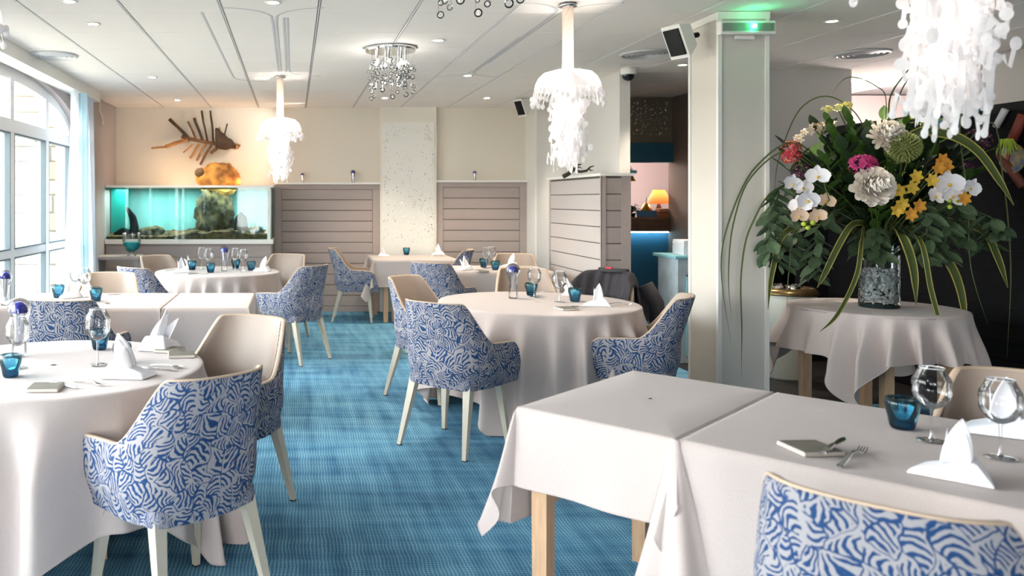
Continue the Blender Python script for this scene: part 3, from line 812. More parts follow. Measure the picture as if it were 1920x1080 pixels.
# bubble chandeliers
def make_bubbles():
    t = thing('bubble_chandelier', (0, 0, 0)); t['category'] = 'chandelier'
    MB().lathe([(0, CEIL - .003), (.2, CEIL - .003), (.203, CEIL - .018), (.198, CEIL - .03), (0, CEIL - .03)], 48).build('mirror_plate', M_CHROME, t, smooth=True, auto=40)
    bm_ = MB().ball((0, 0, 0), .019, 12, 8).mesh('glass_bubble', glass_mat('bubble_glass', (.99, .99, .99, 1), (.8, .8, .82, 1), gl=1.0), True)
    rn = random.Random(21); wires = MB()
    for k in range(26):
        a = rn.uniform(0, 2 * pi); r = .185 * sqrt(rn.uniform(.15, 1)); x, y = r * cos(a), r * sin(a); zb = CEIL - rn.uniform(.22, .40)
        wires.tube([(x, y, CEIL - .03), (x, y, zb)], .0008, 4)
        z = zb
        while z < CEIL - .12:
            s_ = rn.uniform(.6, 1.1); link_copy('glass_bubble', bm_, t, (x + rn.uniform(-.012, .012), y + rn.uniform(-.012, .012), z), (0, 0, 0), s_); z += rn.uniform(.035, .08)
    wires.build('wires', M_METAL, t)['kind'] = 'stuff'
    for k in range(7):
        a = 2 * pi * k / 7; MB().lathe([(.008, CEIL - .03), (.008, CEIL - .1), (.012, CEIL - .105), (0, CEIL - .11)], 10, (.12 * cos(a), .12 * sin(a), 0)).build('lamp_holder', M_CHROME, t, smooth=True)
        MB().ball((.12 * cos(a), .12 * sin(a), CEIL - .122), .011, 8, 5).build('bulb', M_BULB, t, smooth=True)
    return t
bub = Proto(make_bubbles())
for (x, y), lab in (((.775, 6.6), 'round mirror plate chandelier of hanging glass bubbles before the back wall'), ((.80, 3.58), 'nearer glass bubble chandelier, only its lowest bubbles showing at the ceiling')):
    bub.place((x, y, 0), 0, lab, 'glass bubble chandeliers'); point(x, y, CEIL - .3, 1.6, (1, .95, .9), .05)

# ================================================================== CHAIRS
def shell_plan(u_signed):
    u = abs(u_signed); sg = 1 if u_signed >= 0 else -1
    a, b, Lf, yc = .275, .27, .215, .03
    if u < .68:
        th = u / .68 * pi / 2
        x = a * sin(th) ** .72 if th > 0 else 0; y = yc - b * cos(th) ** .72 if th < pi / 2 else yc
    else:
        x = a; y = yc + (u - .68) / .32 * Lf
    return x * sg, y
SS = [-1 + 2 * k / 72 for k in range(73)]
PLAN = [shell_plan(s_) for s_ in SS]
ARC = [0]
for k in range(1, 73): ARC.append(ARC[-1] + hypot(PLAN[k][0] - PLAN[k - 1][0], PLAN[k][1] - PLAN[k - 1][1]))
NRM = []
for k in range(73):
    a, b = PLAN[max(k - 1, 0)], PLAN[min(k + 1, 72)]; dx, dy = b[0] - a[0], b[1] - a[1]; l_ = hypot(dx, dy); NRM.append((-dy / l_, dx / l_))  # inward
def shell_pt(k, z, off, zt):
    x, y = PLAN[k]; nx, ny = NRM[k]; x += nx * off; y += ny * off
    kk = 1 - .12 * (1 - sstep(.36, .50, z)); x *= kk; y *= (kk if y < 0 else 1)
    if y > .03: y += .055 * (y - .03) / .215 * (1 - sstep(.36, .66, z))
    if z > .6: x *= 1 - .62 * (z - .6); y -= .30 * (z - .6) * (1 if y < .1 else .5)
    else: x *= 1 + .0 * z
    return (x, y, z)
def ztop(u):
    u = abs(u); z = .868 - .232 * sstep(.40, .66, u) - .004 * (u / .4) ** 2
    if u > .93: z -= .045 * ((u - .93) / .07) ** 2
    return z
def make_chair():
    t = thing('tub_chair', (0, 0, 0)); t['category'] = 'chair'
    zb = .37; NZ = 14
    m = MB(); uv = []; rows = []
    for i in range(NZ + 1):
        f = i / NZ; row = []
        for k in range(73):
            zt = ztop(SS[k]) ; z = zb + (zt - zb) * f
            row.append(shell_pt(k, z, 0, zt)); uv.append((ARC[k], z))
        rows.append(row)
    row = []
    for k in range(73):
        zt = ztop(SS[k]); row.append(shell_pt(k, zt - .001, .026, zt)); uv.append((ARC[k], zt + .03))
    rows.append(row)
    m.grid(rows)
    # front ends of the arms
    n = 73
    for k in (0, 72):
        for i in range(NZ):
            zt = ztop(SS[k]); za = zb + (zt - zb) * i / NZ; z1 = zb + (zt - zb) * (i + 1) / NZ
            b = len(m.v)
            q = [shell_pt(k, za, 0, zt), shell_pt(k, za, .034, zt), shell_pt(k, z1, .034, zt), shell_pt(k, z1, 0, zt)]
            m.add(q, [(0, 1, 2, 3)]); uv += [(0, za), (.034, za), (.034, z1), (0, z1)]
    m.build('shell', M_CHAIR, t, smooth=True, uv=uv, auto=50)
    # lining
    m = MB(); rows = []
    for i in range(NZ + 1):
        f = i / NZ; row = []
        for k in range(73):
            zt = ztop(SS[k]); z = .40 + (zt - .40) * f
            off = .028 + .026 * sin(pi * min(1, f * 1.0)) ** .6 * (1 - .4 * f)
            row.append(shell_pt(k, z, off, zt))
        rows.append(row)
    m.grid([list(reversed(r)) for r in rows]).build('lining', M_LEATHER, t, smooth=True)
    MB().tube([Vector(shell_pt(k, ztop(SS[k]) + .000, .013, 0)) for k in range(73)], .0125, 8, flat=.45).build('piping', M_PIPING, t, smooth=True)
    # seat base (printed) and cushion
    def slab(z0, z1, sx_, y0, y1, rr, bulge):
        m = MB(); rows = []; uvs = []; N = 40
        for z, k in ((z0, .93), (z0 + .008, .985), ((z0 + z1) / 2, 1.0), (z1 - .015, .99), (z1 - .003, .94), (z1 + bulge * .6, .6), (z1 + bulge, .15)):
            row = []
            for j in range(N):
                a = 2 * pi * j / N; e = .28
                x = sx_ * k * abs(cos(a)) ** e * (1 if cos(a) > 0 else -1); y = (y0 + y1) / 2 + (y1 - y0) / 2 * k * abs(sin(a)) ** e * (1 if sin(a) > 0 else -1)
                row.append((x, y, z)); uvs.append((j * .05, z) if k > .9 else (x, y))
            rows.append(row)
        m.grid(rows, closed=True); m.f.append(tuple(reversed(range(N)))); m.mi.append(0)
        return m, uvs
    m, u_ = slab(.365, .435, .228, -.20, .245, .05, 0); m.build('seat_base', M_CHAIR, t, smooth=True, uv=u_, auto=50)
    m, u_ = slab(.43, .485, .218, -.19, .255, .05, .012); m.build('seat_cushion', M_LEATHER, t, smooth=True, auto=60)
    for sx_ in (-1, 1):
        for fr in (1, -1):
            top = Vector((sx_ * .185, .175 if fr > 0 else -.15, .40)); bot = Vector((sx_ * .225, .215 if fr > 0 else -.255, 0))
            m = MB(); vs = []
            for c, w in ((top, .024), (bot, .0115)):
                vs += [c + Vector((dx * w, dy * w, 0)) for dx, dy in ((-1, -1), (1, -1), (1, 1), (-1, 1))]
            vs[4:8] = [Vector((v.x, v.y, .004)) for v in vs[4:8]]
            m.add(vs, [(0, 1, 2, 3), (7, 6, 5, 4), (0, 4, 5, 1), (1, 5, 6, 2), (2, 6, 7, 3), (3, 7, 4, 0)])
            lg = m.build('leg', M_LEG, t)
            MB().bb(bot.x - .012, bot.x + .012, bot.y - .012, bot.y + .012, 0, .005).build('glide', M_BLACK, lg)
    return t
chair = Proto(make_chair())
def put_chair(bx, by, hx, hy, label, back=True):
    """bx,by: where the back's top stands; hx,hy: the way the chair faces"""
    l_ = hypot(hx, hy); hx /= l_; hy /= l_
    d = .30 if back else 0
    rz = atan2(hy, hx) - pi / 2
    return chair.place((bx + hx * d, by + hy * d, 0), rz, label, 'coral print tub chairs', 'chair')
C = put_chair
C(-.215, 2.75, -.66, .75, 'nearest blue coral print tub chair, back turned, at the window round table')
C(-.165, 4.16, -.55, -.84, 'beige lined tub chair facing the window round table from the aisle side')
C(.76, 4.72, .70, .72, 'blue coral print tub chair, back turned, before the middle round table')
C(2.42, 5.02, -.88, .45, 'blue coral print tub chair between the middle round table and the ivory column')
C(.80, 6.35, .75, -.66, 'brown lined tub chair at the window side of the middle round table')
C(1.96, 7.14, -.05, -1, 'dark lined tub chair facing out behind the middle round table')
C(1.24, 7.68, .55, .84, 'blue coral print tub chair, back turned, at the small table behind the middle one')
C(2.42, 9.05, -.25, -.97, 'dark taupe lined tub chair by the partition at the small table')
C(2.10, 9.72, -.55, .2, 'dark tub chair seen side on against the right plank panel')
C(.44, 10.05, 1, -.12, 'blue coral print tub chair alone against the left plank panel')
C(.24, 7.38, -.80, .60, 'blue coral print tub chair on the aisle side of the aquarium table')
C(-.02, 8.98, -.45, -.89, 'beige lined tub chair behind the aquarium table near the tank end')
C(-1.50, 8.72, .75, -.66, 'beige lined tub chair between the curtain and the aquarium table')
C(-1.44, 7.15, .62, .78, 'blue coral print tub chair beside the curtain, back turned, at the aquarium table')
C(-1.47, 6.68, .05, -1, 'beige lined tub chair facing out across the long window side table')
C(-1.37, 4.78, .10, 1, 'blue coral print tub chair, back turned, between the window round table and the long one')
C(1.105, 1.585, .71, .70, 'close blue coral print tub chair, only its curved back top showing by the front table')
C(2.50, 2.80, -.69, -.73, 'plain beige lined tub chair beyond the front table under the flowers')
C(2.50, 6.45, -.75, -.66, 'tub chair at the middle round table wearing the dark jacket')

# ================================================================== TABLES AND CLOTHS
TZ = .75
def table(cx, cy, rz, w, d, label, round_=False, legs=None, lw=.058):
    t = thing('round_table' if round_ else 'square_table', (cx, cy, 0), rz, label, 'table')
    if round_: MB().lathe([(0, TZ - .035), (w - .008, TZ - .035), (w - .004, TZ - .02), (w - .008, TZ - .006), (0, TZ - .006)], 48).build('tabletop', M_OAK, t, auto=40)
    else: MB().rbox((0, 0, TZ - .02), (w - .012, d - .012, .028), .005).build('tabletop', M_OAK, t)
    for lx, ly in (legs or [(sx_ * (w / 2 - .06), sy_ * (d / 2 - .06)) for sx_ in (-1, 1) for sy_ in (-1, 1)]):
        MB().box((lx, ly, (TZ - .035) / 2), (lw, lw, TZ - .035), taper=.9).build('leg', M_OAK, t)
    if not round_:
        a = MB()
        for sy_ in (-1, 1): a.box((0, sy_ * (d / 2 - .06), TZ - .075), (w - .16, .02, .07))
        for sx_ in (-1, 1): a.box((sx_ * (w / 2 - .06), 0, TZ - .075), (.02, d - .16, .07))
        a.build('apron', M_OAK, t)
    return t
def cloth_round(cx, cy, R, dropf, label, seed, nf=9, amp=.035, flare=.10):
    t = thing('tablecloth', (cx, cy, 0), 0, label, 'tablecloth')
    rn = random.Random(seed); ph = [rn.uniform(0, 6.28) for _ in range(5)]
    N = 420; rows = []
    for r in (0.02, .3, .6, .85, .96): rows.append([(R * r * cos(2 * pi * j / N), R * r * sin(2 * pi * j / N), TZ) for j in range(N)])
    for q in (.25, .5, .75, 1): 
        e = .012; rows.append([((R - e + e * sin(q * pi / 2)) * cos(2 * pi * j / N), (R - e + e * sin(q * pi / 2)) * sin(2 * pi * j / N), TZ - e + e * cos(q * pi / 2)) for j in range(N)])
    for k in range(1, 25):
        f = k / 24; row = []
        for j in range(N):
            a = 2 * pi * j / N; d = f * dropf(a)
            fa = nf * a + 1.3 * sin(2 * a + ph[1]) + .9 * sin(3 * a + ph[4]) + ph[0]; s1 = sin(fa); fold = (1 - 2 * abs(cos(fa / 2)) ** 1.5) * 1.1 + .35 * sin((nf * .5) * a + ph[2])
            w = sstep(-.02, .30, d)
            am = amp * (1 + .55 * sin(3 * a + ph[3]))
            rr = R + flare * d * d * 1.2 + am * fold * w * .75 + am * w * .6
            sh = .5 * am / R * cos(fa) * w
            row.append((rr * cos(a + sh), rr * sin(a + sh), max(.008, TZ - d)))
        rows.append(row)
    rows.reverse()
    b = MB().grid(rows, closed=True)
    b.build('cloth', M_CLOTH, t, smooth=True)
    # stitched hem
    MB().tube([rows[0][j] for j in range(0, N)] + [rows[0][0]], .0028, 5).build('hem', M_CLOTH, t, smooth=True)
    return t
def sq_drop(half, R, rot, mx):
    def f(a):
        c = max(abs(cos(a - rot)), abs(sin(a - rot))); return min(mx, half / c - R)
    return f
def cloth_rect(cx, cy, rz, w, d, o, label, seed, cone=.22, fl=.10, amp=.008, corner_amp=None):
    """o = overhang (-x, +x, -y, +y) in the table's own axes. corners hang as pleated cones"""
    t = thing('tablecloth', (cx, cy, 0), rz, label, 'tablecloth')
    rn = random.Random(seed); ph = [rn.uniform(0, 6.28) for _ in range(6)]
    hx, hy = w / 2, d / 2; r = .012; per = []   # (base x, base y, nx, ny, L, cornerness 0..1 , phase)
    NS, NC = 26, 30
    def side(p0, p1, n, L):
        for k in range(NS):
            f = k / NS; e = min(f, 1 - f) ; per.append((p0[0] + (p1[0] - p0[0]) * f, p0[1] + (p1[1] - p0[1]) * f, n[0], n[1], L, 0, f))
    def corner(c, a0, L0, L1):
        for k in range(NC):
            f = k / NC; a = f * pi / 2; an = a0 + a
            L = min(L0 / max(cos(a), 1e-3), L1 / max(sin(a), 1e-3)) if min(L0, L1) > .02 else max(L0, L1) * 0 + (L0 * (1 - f) + L1 * f)
            per.append((c[0], c[1], cos(an), sin(an), L, sin(f * pi), f))
    side((-hx, -hy), (hx, -hy), (0, -1), o[2]); corner((hx, -hy), -pi / 2, o[2], o[1])
    side((hx, -hy), (hx, hy), (1, 0), o[1]); corner((hx, hy), 0, o[1], o[3])
    side((hx, hy), (-hx, hy), (0, 1), o[3]); corner((-hx, hy), pi / 2, o[3], o[0])
    side((-hx, hy), (-hx, -hy), (-1, 0), o[0]); corner((-hx, -hy), pi, o[0], o[2])
    rows = []
    for k in (0.02, .5, .97): rows.append([(x * k, y * k, TZ) for x, y, *_ in per])
    rows.append([(x - nx * .006, y - ny * .006, TZ - .0005) for x, y, nx, ny, *_ in per])
    rows.append([(x, y, TZ - .004) for x, y, *_ in per])
    for k in range(1, 21):
        f = k / 20; row = []
        for i, (x, y, nx, ny, L, cn, q) in enumerate(per):
            L = max(L, .004); dd = f * L
            pl = cn * (.62 + .38 * cos(q * 2 * pi * 2 + pi)) if cn > 0 else 0   # pleats in the corner cone
            out = .006 + fl * dd * dd + cone * dd * pl + amp * sin(i * .42 + ph[0]) * sstep(.05, .3, dd) * (1 + cn)
            z = TZ - .004 - dd * (1 - .10 * pl)
            row.append((x + nx * out, y + ny * out, max(.008, z)))
        rows.append(row)
    rows.reverse()
    MB().grid(rows, closed=True).build('cloth', M_CLOTH, t, smooth=True, auto=70)
    MB().tube(rows[0] + [rows[0][0]], .0025, 5).build('hem', M_CLOTH, t, smooth=True)
    return t
# front table pair
ux, uy = .686, -.728; A = W(1183, 694, TZ); B = W(968.5, 761.5, TZ); Cc = W(1266.7, 822.6, TZ); Dd = W(1455.6, 733.7, TZ)
ctr = (A + B + Cc + Dd) / 4; rzF = atan2(uy, ux)
wF = ((Cc - B).length + (Dd - A).length) / 2; dF = ((A - B).length + (Dd - Cc).length) / 2
uF = Vector((cos(rzF), sin(rzF), 0)); vF = Vector((-sin(rzF), cos(rzF), 0))
table(ctr.x, ctr.y, rzF, wF - .012, dF, 'narrow oak legged table under the front cloth, joined to the long one')
cloth_rect(ctr.x, ctr.y, rzF, wF - .004, dF, (.40, .02, .26, .30), 'short grey linen cloth on the narrow front table, corner drooping over oak leg', 1, cone=.35)
W2 = 1.15; c2 = ctr + uF * (wF / 2 + W2 / 2 + .003)
table(c2.x, c2.y, rzF, W2 - .012, dF, 'long oak legged front table carrying tumbler and wine glasses')
cloth_rect(c2.x, c2.y, rzF, W2 - .004, dF, (.02, .4, .42, .40), 'grey linen cloth on the long front table with pleats falling at the seam', 2, cone=.25)
# pleated cone where the two front cloths meet
t = thing('tablecloth_pleats', (Cc.x, Cc.y, 0), rzF, 'loose pleats of grey linen hanging to the floor where the front tables meet', 'tablecloth')
rows = []
for k in range(21):
    f = k / 20; row = []
    for j in range(41):
        s_ = j / 40; ang = -pi * (0.02 + .96 * s_)
        wx = (.012 + .17 * f) ; wy = (.006 + .15 * f)
        pl = 1 + .30 * cos(s_ * 2 * pi * 2.5 + .6) * f
        row.append((wx * cos(ang) * pl + .015 * f, wy * sin(ang) * pl - .004, TZ - .001 - .71 * f))
    rows.append(row)
rows.reverse(); MB().grid(rows).build('cloth', M_CLOTH, t, smooth=True)
# middle round table
table(1.68, 5.70, 0, .67, 0, 'round table under the long grey cloth in the middle of the room', True, [(.2, .2), (-.2, .2), (.2, -.2), (-.2, -.2)])
cloth_round(1.68, 5.70, .672, sq_drop(1.18, .67, .35, .74), 'long grey linen cloth with deep folds on the middle round table', 3, nf=21, amp=.058)
# window round table
table(-1.02, 3.52, .2, .63, 0, 'round table under the long cloth beside the window', True, [(.2, .2), (-.2, .2), (.2, -.2), (-.2, -.2)])
cloth_round(-1.02, 3.52, .635, sq_drop(1.12, .63, -.95, .742), 'long grey linen cloth on the window round table, front left of the room', 4, nf=17, amp=.06)
# aquarium round table
table(-.75, 8.20, 0, .61, 0, 'round table under the cloth in front of the aquarium', True, [(.2, .2), (-.2, .2), (.2, -.2), (-.2, -.2)])
cloth_round(-.75, 8.20, .615, sq_drop(1.0, .61, .6, .72), 'grey linen cloth with many folds on the aquarium round table', 5, nf=24, amp=.034)
# window side long pair
table(-1.44, 5.83, 0, 1.12, .86, 'long rectangular table between the window and the small extension table')
cloth_rect(-1.44, 5.83, 0, 1.13, .865, (.3, .02, .45, .4), 'grey linen cloth on the long window side table', 6)
table(-.565, 5.83, 0, .54, .86, 'narrow extension table at the aisle end of the window side row')
cloth_rect(-.572, 5.83, 0, .56, .865, (.02, .35, .45, .4), 'grey linen cloth with a pressed crease on the aisle end extension table', 7)
# small table behind the middle one
table(2.02, 8.50, -.04, 1.12, .80, 'rectangular table behind the middle round table, near the partition')
cloth_rect(2.02, 8.50, -.04, 1.13, .805, (.4, .4, .42, .4), 'grey linen cloth on the rectangular table behind the middle round one', 8, cone=.25)
# far table by the panel
table(1.46, 10.2, 0, 1.0, .82, 'oak legged table against the mirror dot panel', False, [(-.36, -.34), (.42, -.34), (-.42, .34), (.42, .34), (-.25, -.25)])
cloth_rect(1.46, 10.2, 0, 1.01, .825, (.40, .35, .32, .1), 'grey linen cloth with a twisted corner on the table by the mirror dot panel', 9, cone=.45)
# flower table
FT = Vector((3.84, 5.46, 0))
table(FT.x, FT.y, 0, .495, 0, 'round oak legged table carrying the flower arrangement', True, [(-.38, .13), (-.18, -.36), (.36, -.13), (.19, .36)], .06)
def fdrop(a):
    s_ = max(0, cos(4 * (a + 2.39))); return .28 + .27 * s_ ** 3
cloth_round(FT.x, FT.y, .5, fdrop, 'short grey cloth with hanging points on the flower table', 12, nf=19, amp=.06, flare=.3)

# ================================================================== TABLEWARE
def make_tumbler():
    t = thing('tumbler', (0, 0, 0)); t['category'] = 'glass'
    MB().lathe([(0, .004), (.026, .004), (.031, .012), (.034, .032), (.040, .054), (.0415, .068), (.039, .083), (.0378, .0835), (.0398, .068), (.0382, .054), (.032, .034), (.026, .018), (0, .016)], 32).build('bowl', M_BLUEGLASS, t, smooth=True)
    MB().lathe([(0, 0), (.026, 0), (.030, .008), (.027, .016), (0, .018)], 24).build('thick_base', glass_mat('blue_base_glass', (.30, .60, .76, 1), (.14, .40, .58, 1)), t, smooth=True)
    return t
def make_wine():
    t = thing('wine_glass', (0, 0, 0)); t['category'] = 'glass'
    def fo(q, z): return 1
    MB().lathe([(.0, .092), (.012, .094), (.03, .105), (.044, .125), (.048, .140), (.046, .152), (.049, .165), (.047, .180), (.036, .200), (.031, .212), (.030, .213)], 36).build('bowl', M_GLASS, t, smooth=True)
    MB().lathe([(.006, .095), (.0042, .085), (.0038, .05), (.0045, .015), (.008, .006)], 12).build('stem', M_GLASS, t, smooth=True)
    MB().lathe([(.008, .006), (.03, .003), (.037, .0015), (.037, .0), (0, 0)], 28).build('foot', M_GLASS, t, smooth=True)
    MB().lathe([(.0305, .2115), (.0312, .2135), (.0298, .2135), (.0305, .2115)], 36).build('rim', mat('rim_highlight_glass', (.8, .82, .85, 1), .05, metal=.0, spec=1), t, smooth=True)
    return t
def make_jelly():
    t = thing('glass_jellyfish', (0, 0, 0)); t['category'] = 'glass ornament'
    MB().lathe([(0, 0), (.030, 0), (.032, .01), (.029, .06), (.028, .11), (.034, .15), (.045, .175), (.049, .198), (.046, .22), (.034, .238), (.018, .247), (0, .25)], 32).build('glass_body', glass_mat('thick_clear_glass', (.985, .985, .99, 1), (.75, .77, .82, 1)), t, smooth=True)
    MB().lathe([(.036, .188), (.035, .203), (.028, .219), (.015, .23), (0, .233)], 24).build('blue_dome', M_COBALT, t, smooth=True)
    MB().lathe([(.0335, .186), (.03, .195), (.02, .205), (0, .208)], 24).build('dome_underside', M_COBALT, t, smooth=True)
    rows = []
    for k in range(9):
        f = k / 8; rows.append([((.024 - .008 * f + .005 * sin(j * pi)) * cos(2 * pi * j / 24), (.024 - .008 * f) * sin(2 * pi * j / 24) * (1 + .2 * (j % 2)), .185 - .13 * f) for j in range(24)])
    MB().grid(rows, closed=True).build('silver_core', mat('silvered_core', srgb(190, 196, 205), .12, metal=1), t, smooth=True)
    return t
def make_napkin():
    t = thing('napkin', (0, 0, 0)); t['category'] = 'napkin'
    m = MB()
    # folded wedge base
    vs = [(-.085, -.045, 0), (.085, -.05, 0), (.07, .05, 0), (-.06, .045, 0), (-.075, -.03, .012), (.05, -.035, .045), (.045, .03, .05), (-.05, .03, .018)]
    m.add(vs, [(0, 3, 2, 1), (4, 5, 6, 7), (0, 1, 5, 4), (1, 2, 6, 5), (2, 3, 7, 6), (3, 0, 4, 7)])
    o = m.build('folded_base', M_NAPKIN, t)
    bv = o.modifiers.new('soft', 'BEVEL'); bv.width = .006; bv.segments = 2
    for k, (x, y, rz, hh, w, tilt) in enumerate(((.0, .005, .2, .115, .034, .18), (.03, .0, -.5, .098, .03, -.22), (-.02, .01, .9, .088, .026, .42))):
        rows = []
        for i in range(9):
            f = i / 8; ww = w * (1 - f ** 1.7) * (.75 + .6 * f); row = []
            for j in range(7):
                s_ = j / 3 - 1; row.append((ww * s_, -.022 * s_ * s_ * (1 - f) + .02 * f * f, .02 + hh * f))
            rows.append(row)
        pm = MB().grid(rows)
        R = Matrix.Rotation(rz, 4, 'Z') @ Matrix.Rotation(tilt, 4, 'Y')
        pm.v = [tuple(R @ Vector(v) + Vector((x, y, 0))) for v in pm.v]
        q = pm.build('fold', M_NAPKIN, t, smooth=True); sd = q.modifiers.new('cloth', 'SOLIDIFY'); sd.thickness = .003
    return t
def make_plate():
    t = thing('slate_plate', (0, 0, 0)); t['category'] = 'plate'
    MB().rbox((0, 0, .005), (.105, .105, .010), .002).build('plate_body', M_SLATEEDGE, t)
    MB().rbox((0, 0, .0107), (.098, .098, .0014), .0005).build('plate_top', M_SLATE, t)
    return t
def arc_strip(pts, th):
    """pts: (x, z, halfwidth) -> flat bent metal strip along x"""
    vs = []
    for x, z, w in pts: vs += [(x, -w, z), (x, w, z), (x, w * .8, z + th), (x, -w * .8, z + th)]
    fs = [(3, 2, 1, 0), tuple(len(vs) - 4 + i for i in range(4))]
    for i in range(len(pts) - 1):
        b = i * 4; c = b + 4
        for j in range(4): fs.append((b + j, b + (j + 1) % 4, c + (j + 1) % 4, c + j))
    return vs, fs
def make_fork():
    t = thing('fork', (0, 0, 0)); t['category'] = 'cutlery'
    m = MB(); m.add(*arc_strip([(-.09, .001, .004), (-.085, .001, .008), (-.05, .006, .006), (0, .014, .003), (.03, .012, .003), (.045, .006, .009), (.055, .004, .011)], .0028)); m.build('handle', M_METAL, t, smooth=False)
    m = MB()
    for k in range(4):
        y = -.0085 + k * .00567; vs, fs = arc_strip([(.054, .004, .0018), (.075, .003, .0016), (.095, .010, .0010)], .0018); m.add([(a, b + y, c) for a, b, c in vs], fs)
    m.build('tines', M_METAL, t); return t
def make_knife():
    t = thing('knife', (0, 0, 0)); t['category'] = 'cutlery'
    m = MB(); m.add(*arc_strip([(-.10, .0005, .005), (-.095, .0005, .0085), (-.05, .003, .0075), (0, .004, .005)], .006)); m.build('handle', M_METAL, t)
    m = MB(); m.add(*arc_strip([(0, .004, .006), (.06, .003, .0095), (.09, .003, .008), (.105, .003, .002)], .0016)); m.build('blade', M_METAL, t); return t
def make_spoon():
    t = thing('spoon', (0, 0, 0)); t['category'] = 'cutlery'
    m = MB(); m.add(*arc_strip([(-.085, .001, .004), (-.08, .001, .008), (-.04, .006, .005), (.01, .012, .003), (.035, .007, .003)], .0026)); m.build('handle', M_METAL, t)
    rows = []
    for i in range(6):
        a = i / 5 * pi / 2 * .98; rows.append([(.058 + .026 * sin(a + .02) * cos(2 * pi * j / 16), .017 * sin(a + .02) * sin(2 * pi * j / 16), .008 - .0065 * cos(a)) for j in range(16)])
    q = MB().grid(rows, closed=True).build('bowl', M_METAL, t, smooth=True); return t
tum, win, jel, nap, pla, frk, knf, spn = map(Proto, (make_tumbler(), make_wine(), make_jelly(), make_napkin(), make_plate(), make_fork(), make_knife(), make_spoon()))
ZC = TZ + .002
def put(proto, px, py, label, group, rz=0, sc=None, z=ZC, dz=0):
    p = W(px, py, z); return proto.place((p.x, p.y, z + dz), rz, label, group, None, sc)
G1, G2, G3, G4, G5, G6, G7 = 'blue glass tumblers', 'stemmed wine glasses', 'glass jellyfish ornaments', 'folded white napkins', 'small slate bread plates', 'polished cutlery', ''
# front table
put(tum, 1692, 803, 'deep blue tumbler on the long front table beside the wine glass', G1, sc=1.12)
put(win, 1747, 826, 'curvy wine glass beside the blue tumbler on the front table', G2, sc=1.0)
put(win, 1876, 858, 'curvy wine glass nearest the frame edge on the front table', G2, .5, sc=1.0)
put(nap, 1783, 893, 'folded white napkin standing nearest the front edge of the front table', G4, -.75, 1.08)
put(nap, 1872, 812, 'tall white napkin before the plain beige chair on the front table', G4, -.6, 1.25)
put(pla, 1519, 844, 'square slate bread plate on the long front table', G5, radians(4), 1.12)
put(knf, 1563, 846, 'knife resting across the slate plate on the front table', G6, radians(43), 1.05, dz=.013)
put(frk, 1597, 861, 'small fork lying beside the slate plate on the front table', G6, radians(41), 1.15)
# middle round table
put(jel, 962, 559, 'glass jellyfish with blue dome at the middle of the middle round table', G3)
put(tum, 996, 554, 'blue tumbler behind the jellyfish ornament on the middle round table', G1)
put(tum, 1078, 565, 'blue tumbler beside the napkin on the middle round table', G1)
put(win, 1002, 557, 'wine glass next to the jellyfish ornament on the middle round table', G2)
put(win, 1049, 566, 'wine glass before the propped napkin on the middle round table', G2)
put(nap, 1118, 573, 'white napkin with upright points near the front of the middle round table', G4, -.3, 1.1)
put(nap, 1068, 553, 'white napkin behind the wine glass on the middle round table', G4, 1.0, 1.0)
put(pla, 1062, 580, 'slate bread plate at the front of the middle round table', G5, .2)
put(knf, 1085, 576, 'knife beside the plate on the middle round table', G6, .1, .9)
put(frk, 1158, 571, 'fork near the edge of the middle round table beside the jacket chair', G6, -.3, .9)
put(knf, 1020, 548, 'knife at the rear of the middle round table', G6, .2, .9)
# small table behind
put(tum, 907, 501, 'blue tumbler standing left of a wine glass pair on the rear rectangular table', G1)
put(tum, 929, 506, 'blue tumbler in front of the wine glass pair on the rear rectangular table', G1)
put(win, 912, 503, 'wine glass nearer the aisle on the rear rectangular table', G2)
put(win, 922, 501, 'wine glass nearer the partition on the rear rectangular table', G2)
put(nap, 871, 506, 'white napkin at the aisle end of the rear rectangular table', G4, .6)
put(nap, 957, 500, 'white napkin above the jellyfish ornament on the rear rectangular table', G4, -.8)
put(jel, 876, 503, 'small glass jellyfish behind the napkin on the rear rectangular table', G3, 0, .6)
put(pla, 902, 509, 'slate bread plate on the rear rectangular table', G5, .3)
# far table
put(tum, 762, 478, 'pale blue tumbler before the mirror dot panel', G1)
put(tum, 781, 476, 'dark teal tumbler before the mirror dot panel', G1)
put(jel, 765, 475, 'small glass jellyfish behind the pale tumbler on the far table', G3, 0, .62)
put(nap, 820, 478, 'white napkin at the partition end of the far table', G4, .2, 1.1)
put(nap, 720, 480, 'low white napkin at the aisle end of the far table', G4, 2.5, .9)
put(pla, 822, 480, 'slate plate under the napkin on the far table', G5, .0)
# aquarium table
put(tum, 360, 506, 'blue tumbler between two napkins on the aquarium table', G1)
put(tum, 395, 511, 'blue tumbler at the front of the aquarium table', G1)
put(tum, 442, 503, 'blue tumbler behind the jellyfish ornament on the aquarium table', G1)
put(tum, 471, 507, 'blue tumbler beside the tall napkin on the aquarium table', G1)
put(win, 378, 503, 'wine glass nearest the curtain side on the aquarium table', G2)
put(win, 391, 506, 'wine glass just left of the jellyfish ornament on the aquarium table', G2)
put(win, 441, 505, 'wine glass just right of the jellyfish ornament on the aquarium table', G2)
put(win, 456, 508, 'wine glass nearest the tank end on the aquarium table', G2)
put(jel, 421, 508, 'glass jellyfish with blue dome at the middle of the aquarium table', G3, 0, 1.0)
put(nap, 338, 511, 'white napkin at the curtain side edge of the aquarium table', G4, .4, 1.1)
put(nap, 355, 503, 'white napkin with spread points at the rear of the aquarium table', G4, 1.2, 1.0)
put(nap, 492, 508, 'tall white napkin at the aisle side of the aquarium table', G4, -.5, 1.1)
put(knf, 372, 514, 'knife at the front of the aquarium table', G6, .1)
put(spn, 325, 508, 'spoon at the curtain side of the aquarium table', G6, .1)
